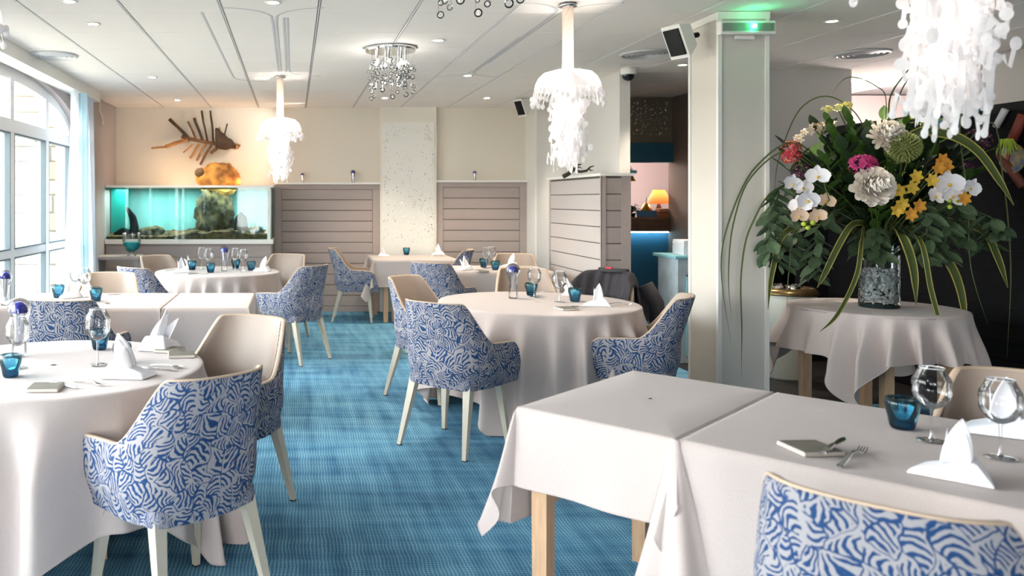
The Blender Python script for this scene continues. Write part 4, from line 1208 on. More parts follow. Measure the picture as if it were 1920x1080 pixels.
# long window table
put(tum, 109, 558, 'blue tumbler closest to the window on the long window side table', G1)
put(tum, 180, 564, 'blue tumbler in front of the beige chair on the long window side table', G1)
put(win, 142, 553, 'wine glass closest to the window on the long window side table', G2)
put(win, 158, 557, 'wine glass beside the white napkin on the long window side table', G2)
put(nap, 130, 558, 'low white napkin by the window on the long window side table', G4, .8)
put(nap, 166, 550, 'taller white napkin behind the tumbler on the long window side table', G4, 2.0)
put(jel, 10, 572, 'glass jellyfish with blue dome near the window on the long window side table', G3, 0, .95)
put(knf, 228, 553, 'knife at the rear of the long window side table', G6, .1)
put(spn, 185, 570, 'spoon at the front of the long window side table', G6, .3)
# window round table
put(win, 183, 684, 'tall wine glass before two tumblers on the window round table', G2, sc=1.12)
put(win, 33, 690, 'wine glass in front of the jellyfish ornament on the window round table', G2, sc=1.0)
put(tum, 187, 655, 'pale blue tumbler behind the tall wine glass on the window round table', G1, sc=1.12)
put(tum, 229, 680, 'pale blue tumbler half behind the folded napkin on the window round table', G1, sc=1.0)
put(tum, 20, 706, 'blue tumbler at the left frame edge on the window round table', G1, sc=1.05)
put(jel, 36, 668, 'large glass jellyfish with blue dome on the window round table', G3, 0, 1.05)
put(nap, 303, 652, 'tall pointed white napkin on the far side of the window round table', G4, -1.9, 1.45)
put(nap, 240, 706, 'wide folded white napkin on the front of the window round table', G4, 3.0, 1.35)
put(pla, 85, 729, 'slate bread plate at the front of the window round table', G5, .05)
put(pla, 340, 667, 'slate bread plate near the aisle edge of the window round table', G5, .15)
put(pla, 318, 658, 'slate bread plate under the cutlery by the pointed napkin', G5, -.2)
put(knf, 118, 722, 'knife beside the front slate plate on the window round table', G6, -.75, .9)
put(frk, 165, 719, 'fork lying at the front of the window round table', G6, -.55, .95)
put(knf, 297, 693, 'knife between napkin and aisle edge on the window round table', G6, -.35, .9)
put(spn, 312, 688, 'spoon between napkin and aisle edge on the window round table', G6, -.45, .95)
# figurines on the cap ledges
for px, py, D, lab, s_ in ((567, 340, YB - .08, 'small glass jellyfish on the ledge beside the hanging pendant', .5), (662, 336, YB - .08, 'small glass jellyfish on the ledge left of the mirror dot panel', .66), (890, 334, YB - .08, 'small glass jellyfish on the ledge of the right plank panel', .5)):
    p = WD(px, py, D); jel.place((p.x, D, CAPZ + (.006 if px < 800 else .034)), 0, lab, G3, None, s_)

# ================================================================== JACKET
def jacket():
    t = thing('jacket', (2.50, 6.45, 0), 0, 'dark charcoal jacket draped over the chair beside the middle round table', 'jacket')
    mj = mat('charcoal_jacket', srgb(46, 44, 50), .8, var=.15, vscale=6, bump=.2, bscale=14)
    h = Vector((-.75, -.66, 0)).normalized(); r = Vector((.66, -.75, 0)).normalized()
    rows = []
    for k in range(33):
        f = k / 32; row = []   # from the inside of the back, over the top, down the outside
        for j in range(33):
            s_ = j / 32 * 2 - 1; 
            wdt = .25 + .07 * sstep(.3, 1, f)
            curve = .20 * s_ * s_
            if f < .2: q = f / .2; z = .70 + .19 * q; o = .12 - .07 * q
            elif f < .35: q = (f - .2) / .15; z = .89 + .018 * sin(q * pi) - .02 * abs(s_) ** 3; o = .05 - .12 * q
            else: q = (f - .35) / .65; z = .885 - .72 * q * (1 - .12 * s_ * s_); o = -.07 - .055 * q
            fo = .016 * sin(s_ * 11 + f * 4) * sstep(.3, 1, f) + .01 * sin(s_ * 23 + 3)
            p = r * (s_ * wdt) + h * (o + curve * (1 if f > .0 else 1) + fo - .02)
            z -= .07 * sstep(.75, 1, abs(s_)) 
            row.append((p.x, p.y, z))
        rows.append(row)
    o = MB().grid(rows).build('jacket_body', mj, t, smooth=True); sd = o.modifiers.new('cloth', 'SOLIDIFY'); sd.thickness = .012
    # sleeve
    c = r * .20 - h * .10
    MB().tube([c + Vector((0, 0, .80)), c + r * .07 - h * .03 + Vector((0, 0, .66)), c + r * .08 - h * .05 + Vector((0, 0, .45)), c + r * .05 - h * .05 + Vector((0, 0, .26))], [.06, .062, .055, .045], 12).build('sleeve', mj, t, smooth=True)
    c = -r * .23 - h * .05
    MB().tube([c + Vector((0, 0, .80)), c - r * .05 - h * .02 + Vector((0, 0, .66)), c - r * .05 - h * .06 + Vector((0, 0, .46)), c - r * .03 - h * .06 + Vector((0, 0, .3))], [.055, .06, .052, .045], 12).build('sleeve', mj, t, smooth=True)
    rows = []
    for k in range(6):
        a = k / 5; rows.append([tuple(r * (-.12 + .24 * j / 14) + h * (.03 + .03 * sin(pi * j / 14) - .05 * a) + Vector((0, 0, .895 + .03 * sin(a * pi)))) for j in range(15)])
    o = MB().grid(rows).build('collar', mj, t, smooth=True); sd = o.modifiers.new('cloth', 'SOLIDIFY'); sd.thickness = .01
    c = h * .035 + r * -.02
    tg = MB().box((c.x, c.y, .925), (.05, .018, .012), rz=atan2(r.y, r.x)).build('loop_label', mat('red_label', srgb(200, 30, 50), .7), t); tg['label'] = 'small red label'
jacket()

# ================================================================== AQUARIUM
AX0, AX1, AY0, AY1 = -2.325, -.25, 10.2, 10.84
t = thing('aquarium', (0, 0, 0), 0, 'long built-in aquarium with turquoise water, white frame and taupe base', 'aquarium')
MB().bb(AX0, AX1, AY0 + .01, AY1, 1.61, 1.637).build('top_frame', M_WHITE, t)
MB().bb(AX0, AX1, AY0 - .01, AY1, .915, .97).build('bottom_frame', M_WHITE, t)
MB().bb(AX1 - .07, AX1 - .035, AY0 - .004, AY0 + .03, .97, 1.61).build('corner_post', M_WHITE, t)
MB().bb(AX0, AX1 - .02, AY0 + .03, AY1, .02, .914).build('base_cabinet', M_PLANK, t)
brd = MB()
mt_ = MB().rbox((0, 0, 0), (AX1 - AX0 - .03, .02, .138), .003).mesh('plank', M_PLANK, False)
for k in range(6): link_copy('plank', mt_, t, ((AX0 + AX1) / 2 - .01, AY0 + .02, .095 + .145 * k))
tintm = bpy.data.materials.new('tank_front_glass_and_water'); tintm.use_nodes = True
MATS.pop('tank_glass', None)
tg_ = glass_mat('tank_glass', (.80, .94, .93, 1), (.6, .88, .86, 1), gl=.5)
MB().bb(AX0 + .01, AX1 - .07, AY0 + .004, AY0 + .014, .97, 1.61).build('front_pane', tg_, t)
MB().bb(AX1 - .034, AX1 - .022, AY0 + .0, AY1, .92, 1.60).build('side_pane', mat('green_glass_edge', srgb(30, 110, 100), .2), t)
MB().bb(AX0 + .01, AX1 - .04, AY1 - .03, AY1 - .01, .97, 1.60).build('back_board', mat('turquoise_backboard', srgb(128, 184, 180), .7, var=.2, vscale=1.5, stretch=(4, 1, .3)), t)
MB().bb(AX0 + .01, AX0 + .22, AY0 + .3, AY0 + .34, .97, 1.60).build('divider', mat('teal_divider', srgb(20, 150, 140), .5), t)
al = bpy.data.lights.new('tank_light', 'AREA'); al.shape = 'RECTANGLE'; al.size = 1.9; al.size_y = .3; al.energy = 9; al.color = (.85, 1, .96)
ao = bpy.data.objects.new('tank_light', al); ao.location = (-1.3, 10.40, 1.59); COL.objects.link(ao)
# sand and rocks in the tank
rk = mat('mossy_rock', srgb(104, 84, 48), .9, var=.5, vscale=11, bump=1, bscale=22, col2=srgb(26, 24, 14))
rkd = mat('dark_rock', srgb(12, 14, 14), 1.0, spec=.05, var=.3, vscale=6, bump=.5, bscale=20)
sb = thing('gravel_bed', (0, 0, 0)); tag(sb, 'brown gravel bed along the aquarium bottom', 'gravel'); sb['kind'] = 'stuff'
rows = [[(AX0 + .02 + (AX1 - AX0 - .1) * j / 120, AY0 + .02, .972) for j in range(121)]]
for i in range(14):
    row = []
    for j in range(121):
        x = AX0 + .02 + (AX1 - AX0 - .1) * j / 120; y = AY0 + .022 + (AY1 - AY0 - .06) * i / 13
        hill = .055 * math.exp(-((x + .85) / .5) ** 2)
        row.append((x, y, 1.005 + hill + .035 * noise.noise(Vector((x * 6, y * 6, 0))) + .018 * noise.noise(Vector((x * 22, y * 22, 4))) + .05 * i / 13))
    rows.append(row)
MB().grid(rows).build('gravel', mat('tank_gravel', srgb(122, 86, 46), .95, var=.4, vscale=16, bump=1, bscale=50, col2=srgb(50, 36, 20)), sb)
def rock(name, c, sc, m_, label, cat='rock', seed=0, rough=.25, res=(28, 18), group=None, parent=None):
    b = MB().ball((0, 0, 0), 1, res[0], res[1])
    out = []
    for v in b.v:
        v = Vector(v); n = noise.fractal(v * 1.6 + Vector((seed * 7.3, 0, 0)), .8, 2.2, 5) * rough + abs(noise.noise(v * 5 + Vector((seed, 3, 1)))) * rough * .35
        v = v * (1 + n); out.append((v.x * sc[0], v.y * sc[1], v.z * sc[2]))
    b.v = out; o = b.build(name, m_, parent, smooth=True, loc=c)
    if parent is None: tag(o, label, cat, group)
    return o
p = WD(402, 400, 10.5)
rock('tall_rock', (p.x, 10.52, 1.28), (.20, .15, .36), rk, 'tall mossy rock pillar inside the aquarium', seed=1, res=(48, 36), rough=.45)
R6 = 'rocks on the aquarium bed'
for i, (px, py, s_, lab) in enumerate(((285, 438, (.16, .1, .09), 'rounded brown rock under the horn shape in the aquarium'), (315, 444, (.12, .1, .05), 'low brown rock beside the rounded one in the aquarium'), (365, 440, (.12, .1, .06), 'low rock at the pillar foot on the curtain side in the aquarium'),
        (232, 440, (.12, .1, .07), 'dark low rock at the curtain end of the aquarium'), (430, 438, (.16, .12, .07), 'broad mossy rock at the pillar foot in the aquarium'), (478, 436, (.11, .1, .08), 'small rock at the far end corner of the aquarium'))):
    p = WD(px, py, 10.42); rock('rock', (p.x, 10.42, p.z), s_, rk if i != 3 else rkd, lab, seed=i + 3, group=R6)
p = WD(452, 420, 10.4); rock('dark_stone', (p.x, 10.38, 1.14), (.085, .08, .16), rkd, 'dark upright stone near the right end of the aquarium', seed=12)
hn = MB().tube([WD(250, 440, 10.4), WD(252, 425, 10.4), WD(249, 408, 10.4), WD(240, 393, 10.4), WD(236, 388, 10.4)], [.07, .055, .045, .025, .008], 10)
tag(hn.build('driftwood_horn', rkd, None, smooth=True), 'dark curved horn shaped wood standing in the aquarium', 'driftwood')
# orange rock on top
om = mat('ochre_rock', srgb(196, 138, 62), .9, var=.6, vscale=6, bump=1.0, bscale=14, col2=srgb(110, 66, 26))
p = WD(405, 330, 10.5)
rock('ochre_rock', (p.x + .02, 10.52, 1.72), (.27, .17, .20), om, 'large ochre rock on top of the aquarium', seed=5, rough=.22, res=(48, 32))
p = WD(375, 313, 10.45); rock('brown_stone', (p.x, 10.42, 1.80), (.06, .05, .06), mat('brown_stone_m', srgb(86, 66, 44), .9, bump=.8, bscale=20), 'small dark stone perched on the ochre rock', seed=8)
point(-.62, 10.42, 1.70, 1.4, (1, .55, .25), .05)
point(-1.5, 10.42, 1.70, 1.2, (1, .6, .3), .05)
# hurricane vase with teal liquid on console
cz = .80
t = thing('console_table', (0, 0, 0), 0, 'taupe side console below the aquarium by the curtain', 'console')
MB().rbox((-2.05, 9.75, cz - .02), (.50, .40, .04), .006).build('console_top', M_PLANK, t)
for sx_ in (-1, 1): MB().bb(-2.05 + sx_ * .22 - .02, -2.05 + sx_ * .22 + .02, 9.58, 9.92, 0, cz - .04).build('side_panel', M_PLANK, t)
t = thing('hurricane_vase', (-1.90, 9.72, cz), 0, 'footed clear glass vase half filled with turquoise on the console', 'vase')
MB().lathe([(0, 0), (.055, 0), (.05, .01), (.02, .02), (.018, .035), (.06, .06), (.095, .10), (.105, .16), (.108, .27)], 32).build('glass_body', M_GLASS, t, smooth=True)
MB().lathe([(0, .05), (.06, .065), (.09, .10), (.10, .15), (.101, .165), (0, .165)], 32).build('turquoise_fill', mat('turquoise_fill_m', srgb(30, 170, 170), .3), t, smooth=True)

# ================================================================== DRIFTWOOD FISH
FD = YB - .09
dw = [mat('driftwood_%s' % n, srgb(*c), .85, var=.35, vscale=10, bump=.6, bscale=30) for n, c in (('dark', (74, 56, 40)), ('mid', (118, 84, 54)), ('tan', (168, 118, 72)))]
t = thing('driftwood_fish', (0, 0, 0), 0, 'fish skeleton sculpture of driftwood sticks mounted on the cream wall', 'wall sculpture')
def Q(px, py, d=0): return WD(px, py, FD - d)
def stick(a, b, r, m_, name='rib', wob=6):
    a3, b3 = Q(*a), Q(*b); pts = []
    for k in range(6):
        f = k / 5; p = a3.lerp(b3, f); p += Vector((noise.noise(p * 4) * .02, 0, noise.noise(p * 5 + Vector((9, 0, 0))) * .02)); pts.append(p)
    return MB().tube(pts, [r * (1 + .25 * noise.noise(p * 9)) for p in pts], 8).build(name, m_, t, smooth=True)
stick((340, 256), (425, 275), .022, dw[1], 'spine')
stick((285, 278), (312, 275), .012, dw[2], 'tail'); stick((310, 275), (352, 262), .024, dw[2], 'tail'); stick((318, 223), (356, 262), .022, dw[0], 'tail')
for a, b, r, m_ in (((352, 228), (368, 262), .013, 1), ((364, 222), (380, 265), .018, 0), ((377, 208), (388, 266), .014, 0), ((395, 207), (399, 270), .014, 0),
                    ((362, 270), (343, 287), .011, 2), ((374, 270), (356, 296), .017, 2), ((386, 270), (369, 300), .016, 2), ((396, 272), (377, 308), .016, 1)):
    stick(a, b, r, dw[m_])
stick((410, 238), (416, 255), .011, dw[2], 'horn'); stick((427, 231), (420, 257), .010, dw[0], 'horn'); stick((408, 250), (408, 272), .03, dw[0], 'gill'); stick((395, 288), (410, 274), .022, dw[1], 'fin')
hd = MB(); c0 = Q(408, 262); vs = []
for k in range(9):
    f = k / 8; c = Q(404 + 38 * f, 262 + 14 * f); hh = .115 * (1 - f) ** .8 + .03; vs.append([(c.x, c.y + .06 * cos(2 * pi * j / 12) - .0, c.z + hh * sin(2 * pi * j / 12) * (1.15 if sin(2 * pi * j / 12) > 0 else .8)) for j in range(12)])
vs = [[(x + .02 * noise.noise(Vector((x * 14, i, z * 14))), y, z + .035 * noise.noise(Vector((x * 12, z * 12, 3)))) for i, (x, y, z) in enumerate(r)] for r in vs]; hd.grid(vs, closed=True); hd.f += [tuple(range(12)), tuple(reversed(range(96, 108)))]; hd.mi += [0, 0]
hd.build('head', dw[0], t, smooth=True)
stick((438, 270), (449, 274), .018, dw[2], 'jaw'); stick((437, 280), (446, 277), .012, dw[2], 'jaw')
for a, b in (((440, 273), (443, 283)),): stick(a, b, .008, mat('bone', srgb(220, 200, 160), .6), 'tooth')
spot(.35, 10.25, 2.62, 16, (1, .92, .82), radians(70), target=(-1.2, YB, 2.0), r=.012)
# driftwood branch on the partition cap
t = thing('driftwood_branch', (0, 0, 0), 0, 'dark twisted driftwood branch on top of the plank partition', 'driftwood')
def Z8(px, py, D=8.0): 
    return WD(px, py, D)
db = mat('dark_branch', srgb(58, 46, 38), .85, var=.2, vscale=9, bump=.5)
MB().tube([Z8(1056, 331), Z8(1066, 326), Z8(1075, 318), Z8(1080, 310), Z8(1090, 308)], [.022, .02, .016, .012, .005], 8).build('branch', db, t, smooth=True)
MB().tube([Z8(1073, 318), Z8(1088, 322), Z8(1100, 320), Z8(1107, 313), Z8(1114, 311)], [.014, .013, .012, .008, .004], 8).build('branch', db, t, smooth=True)
MB().tube([Z8(1078, 316), Z8(1086, 313), Z8(1091, 316)], [.009, .007, .003], 6).build('twig', db, t, smooth=True)
MB().tube([Z8(1103, 316), Z8(1108, 320), Z8(1112, 319)], [.008, .006, .003], 6).build('twig', db, t, smooth=True)
t.location = (0, 0, 0)

# ================================================================== BAR ITEMS
t = thing('table_lamp', (4.43, 10.02, 1.25), 0, 'table lamp with warm brown cone shade on the bar counter', 'lamp')
MB().lathe([(0, 0), (.06, 0), (.06, .02), (.02, .04), (.035, .1), (.02, .15), (.01, .18)], 20).build('base', mat('brown_lamp_base', srgb(60, 40, 28), .4), t, smooth=True)
MB().lathe([(.15, .16), (.065, .33), (.06, .33)], 32).build('shade', translucent_mat('brown_shade', srgb(170, 104, 60), .5), t, smooth=True)
MB().ball((0, 0, .22), .02).build('bulb', M_BULB, t, smooth=True)
point(4.43, 10.02, 1.49, 2.5, (1, .6, .3), .03)
for i, z in enumerate((0, .035, .07)):
    b = MB().rbox((0, 0, 0), (.16 - .01 * i, .12, .033), .003).build('book', mat('book_%s' % 'abc'[i], srgb(*((190, 120, 70), (176, 104, 66), (200, 150, 110))[i]), .7), None, loc=(4.42 + .005 * i, 9.90, 1.268 + z))
    tag(b, ('lowest', 'middle', 'topmost')[i] + ' orange brown book in the small pile on the bar counter', 'book', 'books on the bar counter')
t = thing('golden_pear', (4.27, 10.0, 1.25), 0, 'golden pear ornament standing on the bar counter', 'ornament')
MB().lathe([(0, 0), (.05, .005), (.075, .04), (.07, .09), (.045, .13), (.028, .165), (0, .175)], 24).build('body', mat('antique_gold', srgb(150, 112, 40), .35, metal=.7), t, smooth=True)
MB().tube([(0, 0, .17), (.004, 0, .2), (0, 0, .24)], [.006, .005, .002], 6).build('stalk', dw[0], t)
t = thing('blue_tray', (4.22, 9.88, 1.25), 0, 'small blue tray leaning on the bar counter', 'tray')
MB().box((0, 0, .04), (.24, .02, .08), rot=Matrix.Rotation(-.4, 3, 'X')).build('tray_body', mat('steel_blue', srgb(70, 112, 150), .5), t)
t = thing('small_plant', (4.09, 10.0, 1.25), 0, 'small dark leafy plant at the end of the bar counter', 'plant')
rn = random.Random(5)
MB().lathe([(0, 0), (.04, 0), (.05, .05), (.0, .05)], 16).build('pot', M_BLACK, t)
for k in range(22):
    a = rn.uniform(0, 6.28); e = rn.uniform(.05, .15); pz = .05 + rn.uniform(.01, .08)
    MB().tube([(0, 0, .05), (e * cos(a) * .5, e * sin(a) * .5, pz + .03), (e * cos(a), e * sin(a), pz)], [.003, .022, .002], 4, flat=.15).build('leaf', M_DARKGREEN, t)
t = thing('ship_bell', (0, 0, 0), 0, 'brass bell with clapper hanging beside the partition over the bar', 'bell')
bc = WD(1178, 330, 9.6)
MB().lathe([(0, .09), (.03, .085), (.045, .04), (.06, -.02), (.085, -.06), (.08, -.06), (0, .0)], 24, tuple(bc)).build('bell_cup', mat('brass', srgb(214, 170, 60), .2, metal=1), t, smooth=True)
MB().tube([bc + Vector((0, 0, -.03)), bc + Vector((.0, 0, -.19))], .006, 6).build('rope', mat('brass', 0), t)
MB().ball(bc + Vector((.0, 0, -.21)), .03).build('clapper', mat('brass', 0), t, smooth=True)
MB().tube([bc + Vector((0, 0, .08)), bc + Vector((0, 0, .3)), bc + Vector((0, .1, .42))], .007, 6).build('hanger', M_BLACK, t)
t = thing('small_blue_sign', (0, 0, 0), 0, 'tiny pale blue label sign over the partition end at the bar', 'sign')
p = WD(1188, 322, 9.5); MB().box(tuple(p), (.07, .01, .035)).build('board', mat('pale_blue_sign', srgb(110, 190, 215), .5), t)
MB().tube([p + Vector((0, .005, 0)), p + Vector((0, .25, .2))], .003, 5).build('hanger', M_BLACK, t)
# small cabinet and stack left of the column
t = thing('distressed_cabinet', (3.62, 7.55, 0), 0, 'pale blue grey distressed cabinet half hidden by the column', 'cabinet')
MC = mat('distressed_blue_grey', srgb(178, 190, 196), .7, var=.15, vscale=9); MC2 = mat('aqua_edge', srgb(130, 186, 196), .6)
MB().bb(-.20, .35, -.2, .2, 0, .93).build('body', MC, t); MB().rbox((.07, 0, .945), (.62, .46, .03), .006).build('top', MC2, t)
MB().bb(-.12, .30, -.212, -.2, .08, .78).build('door', MC, t)
e = MB(); e.bb(-.125, -.11, -.216, -.2, .07, .79); e.bb(.295, .31, -.216, -.2, .07, .79); e.bb(-.125, .31, -.216, -.2, .775, .79); e.build('door_edge', MC2, t)
lin = thing('napkin_stack', (3.62, 7.5, .96), 0, 'stack of folded white linen on the distressed cabinet', 'linen'); lin['kind'] = 'stuff'
m = MB()
for k in range(14): m.rbox((random.uniform(-.004, .004), 0, .006 + .0095 * k), (.26, .22, .009), .003)
m.build('linen_layer', M_NAPKIN, lin)

# ================================================================== BEHIND THE FLOWERS
t = thing('planter', (4.02, 6.75, 0), 0, 'tall white tapered urn with gilded rim behind the flower table', 'planter')
MB().lathe([(0, .0), (.14, 0), (.145, .02), (.20, .45), (.225, .66), (.215, .72), (.20, .735)], 40).build('urn_body', mat('urn_white', srgb(196, 200, 192), .5), t, smooth=True)
MB().lathe([(.205, .73), (.235, .69), (.24, .70), (.205, .745), (.19, .74), (.18, .70), (0, .70)], 40).build('gilded_rim', mat('dark_gold', srgb(110, 92, 60), .3, metal=.8), t, smooth=True)
for i, (x, y) in enumerate(((-.08, -.05), (.03, -.06), (.1, .02), (-.02, .06))):
    b = rock('silver_cloche', (4.02 + x, 6.75 + y, .735), (.05, .05, .035), M_METAL, ('crumpled silver piece at the left of the urn mouth', 'crumpled silver piece at the front of the urn mouth', 'crumpled silver piece at the right of the urn mouth', 'crumpled silver piece at the rear of the urn mouth')[i], 'ornament', 20 + i, .3, (14, 9), 'silver pieces in the urn')
t = thing('wall_screen', (0, 0, 0), 0, 'dark flat screen low on the grey wall behind the flowers', 'screen')
MB().rbox((4.62, 7.62, .86), (.5, .06, .42), .008).build('bezel', M_BLACK, t); MB().bb(4.40, 4.84, 7.585, 7.592, .68, 1.04).build('panel', mat('dark_glossy', srgb(8, 8, 10), .1), t)
# oars hung on the black partition
PXW = 4.775
def onwall(px, py):  # point on the plane x=PXW seen at that pixel
    D = PXW * FPX / (px - VX); return Vector((PXW, D, HC - (py - VY) * D / FPX))
def oar(a, b, r, m_, lab, blade=None, cat='oar'):
    t = thing('oar', (0, 0, 0), 0, lab, cat, 'oars on the black wall')
    a, b = onwall(*a), onwall(*b); MB().tube([a, b], r, 8).build('shaft', m_, t, smooth=True)
    d = (b - a).normalized(); up = Vector((0, d.z, -d.y))
    if blade:
        L_, w = blade; vs = []
        for f, ww in ((0, .3), (.2, .9), (.8, 1), (1, .6)):
            c = b + d * L_ * f; 
            for s_, x in ((-1, -.01), (1, -.01), (1, .01), (-1, .01)): vs.append(c + up * w * ww * s_ + Vector((x, 0, 0)))
        fs = [(3, 2, 1, 0), (12, 13, 14, 15)]
        for i in range(3):
            for j in range(4): fs.append((i * 4 + j, i * 4 + (j + 1) % 4, i * 4 + 4 + (j + 1) % 4, i * 4 + 4 + j))
        MB().add(vs, fs).build('blade', m_, t)
    return t
oar((1840, 202), (1800, 222), .014, mat('cyan_paint', srgb(20, 130, 170), .5), 'cyan painted oar on the black wall above the flowers', (.5, .07))
oar((1885, 205), (1868, 238), .022, mat('white_paint_worn', srgb(190, 188, 190), .6), 'white tipped pole on the black wall', None, 'pole')
oar((1919, 215), (1893, 275), .03, mat('red_brown_paint', srgb(120, 48, 34), .6), 'upright red brown oar at the frame edge on the black wall', (.1, .04))
oar((1876, 290), (1919, 350), .028, mat('rust_paint', srgb(104, 52, 36), .6), 'slanting rust coloured oar below the blue plate on the black wall', None)
t = thing('wall_plate', (0, 0, 0), 0, 'small blue patterned tin hanging on the black wall beside the flowers', 'plate')
p = onwall(1903, 297); MB().lathe([(0, 0), (.05, 0), (.06, .012), (.10, .02), (.1, .012), (.06, 0)], 24).build('plate_dish', mat('blue_tin', srgb(60, 92, 130), .4, var=.5, vscale=20, col2=srgb(160, 140, 70)), t)
t.location = (p.x - .002, p.y, p.z); t.rotation_euler = (0, -pi / 2, 0)

# ================================================================== FLOWERS
VC = Vector((3.84, 5.42, TZ + .004))
t = thing('glass_vase', VC, 0, 'clear cylindrical vase filled with crushed glass on the flower table', 'vase')
MB().lathe([(0, 0), (.112, 0), (.115, .008), (.115, .48)], 48).build('glass_wall', glass_mat('vase_glass', (.97, .98, .98, 1), (.55, .62, .62, 1)), t, smooth=True)
MB().lathe([(0, .001), (.108, .001), (.112, .014), (0, .016)], 40).build('thick_base', mat('dark_base_glass', srgb(30, 50, 50), .1), t, smooth=True)
fill = thing('crushed_glass', (VC.x, VC.y, VC.z), 0, 'clear crushed glass chips filling the lower vase', 'glass chips'); fill['kind'] = 'stuff'
m = MB(); rn = random.Random(8)
for k in range(420):
    a = rn.uniform(0, 6.28); r = .1 * sqrt(rn.uniform(.3, 1)); c = Vector((r * cos(a), r * sin(a), rn.uniform(.03, .25))); s_ = rn.uniform(.008, .018)
    R = Matrix.Rotation(rn.uniform(0, 3), 3, 'X') @ Matrix.Rotation(rn.uniform(0, 3), 3, 'Z'); m.box(c, (s_, s_ * .7, s_ * 1.2), rot=R)
m.build('chips', mat('crushed_chips', srgb(190, 198, 198), .15, spec=.8), fill)
FC = Vector((VC.x, VC.y, 0)); FORK = VC + Vector((0, 0, .50))
def F(px, py, dy=0): return WD(px, py, VC.y + dy)
leaf_me = {}
def leaf_mesh(kind, w, m_):
    rows = []
    for i in range(7):
        f = i / 6; ww = w * sin(pi * min(1, f * .96 + .03)) ** .8; rows.append([(-ww, 0.1 * f * (1 - f) - .0, f), (-ww * .5, 0, f), (0, -.06 * sin(pi * f) * .0 - .03, f), (ww * .5, 0, f), (ww, .1 * f * (1 - f), f)])
    o = MB().grid(rows).mesh('leaf', m_, True); return o
LV = {'broad': leaf_mesh('b', .30, M_DARKGREEN), 'mid': leaf_mesh('m', .28, M_MIDGREEN), 'euca': leaf_mesh('e', .26, M_EUCA), 'slim': leaf_mesh('s', .12, M_DARKGREEN)}
def put_leaf(parent, key, p, d, L_, roll=0):
    q = Vector(d).to_track_quat('Z', 'Y').to_matrix().to_4x4() @ Matrix.Rotation(roll, 4, 'Z')
    o = link_copy('leaf', LV[key], parent, p, q.to_euler(), L_); return o
def stem_pts(end, sag=.0, lift=.25, start=None):
    s_ = start or (FORK + Vector((random.uniform(-.05, .05), random.uniform(-.05, .05), -.15))); pts = []
    mid = s_.lerp(end, .5) + Vector((0, 0, lift))
    for k in range(7):
        f = k / 6; pts.append(s_ * (1 - f) ** 2 + mid * 2 * f * (1 - f) + end * f * f)
    return pts
def flower_stem(name, label, end, cat, group, lift=.05, r=.004):
    t = thing(name, FORK, 0, label, cat, group); off = FORK
    pts = [p - off for p in stem_pts(end, lift=lift)]
    MB().tube(pts, r, 6).build('stem', M_STEM, t, smooth=True)
    return t, end - off
def petal_ball(t, c, R, m_, n, layers=3, pw=.42, face=(0, -1, .15)):
    """many layered petals around a core facing outwards"""
    rows = []; w = pw
    for i in range(5):
        f = i / 4; rows.append([(w * s_ * (.35 + 1.1 * f - .75 * f ** 3), -.30 * f * f - .10 * s_ * s_ + .03 * sin(s_ * 9) * f, f - .06 * s_ * s_ * f) for s_ in (-1, -.5, 0, .5, 1)])
    me = MB().grid(rows).mesh('petal', m_, True); q0 = Vector(face).to_track_quat('Z', 'Y').to_matrix()
    ax = q0 @ Vector((0, 0, 1))
    for k in range(n):
        f = (k + .5) / n; pol = .15 + f * 1.65; a = k * 2.39996
        rad = q0 @ Vector((cos(a), sin(a), 0)); Z = (ax * cos(pol) + rad * sin(pol)).normalized(); Y = (rad * cos(pol) - ax * sin(pol)).normalized(); X = Y.cross(Z)
        M = Matrix((X, Y, Z)).transposed()
        link_copy('petal', me, t, c + Z * R * .12 - ax * R * .3 * f, M.to_euler(), R * (.80 + .18 * sin(k * 5.1)))
    MB().ball(c, R * .35, 12, 8).build('flower_core', m_, t, smooth=True)
M_PW = mat('petal_white', srgb(236, 228, 218), .7); M_PC = mat('petal_cream_pink', srgb(232, 214, 196), .7); M_PM = mat('petal_magenta', srgb(170, 34, 100), .6); M_PR = mat('petal_red', srgb(176, 34, 56), .6)
M_PY = mat('petal_yellow', srgb(226, 186, 66), .6); M_PO = mat('petal_amber', srgb(212, 146, 44), .6); M_PV = mat('petal_purple', srgb(70, 28, 66), .6); M_PG = mat('petal_lime', srgb(168, 186, 60), .6); M_ORC = mat('orchid_white', srgb(238, 234, 236), .5); M_ORP = mat('orchid_peach', srgb(226, 196, 168), .6)
M_ALL = mat('allium_green', srgb(132, 140, 78), .6)
t, c = flower_stem('peony', 'large cream white peony low at the centre of the flower arrangement', F(1635, 350, -.42), 'flower', 'flowers in the arrangement'); petal_ball(t, c, .122, M_PW, 130, pw=.3)
t, c = flower_stem('peony', 'white ragged chrysanthemum head above the magenta hydrangea', F(1662, 254, -.30), 'flower', 'flowers in the arrangement'); petal_ball(t, c, .108, M_PW, 110, face=(-.1, -1, .5), pw=.2)
t, c = flower_stem('allium', 'round spiky green allium head in the arrangement', F(1696, 276, -.36), 'flower', 'flowers in the arrangement')
m = MB(); m.ball(c, .05, 12, 8)
for k in range(230):
    z = 1 - 2 * (k + .5) / 230; a = k * 2.39996; r = sqrt(1 - z * z); d = Vector((r * cos(a), r * sin(a), z)); m.tube([c + d * .045, c + d * .085, c + d * .096], [.0035, .0055, .001], 4)
m.build('spikes', M_ALL, t)['kind'] = 'stuff'
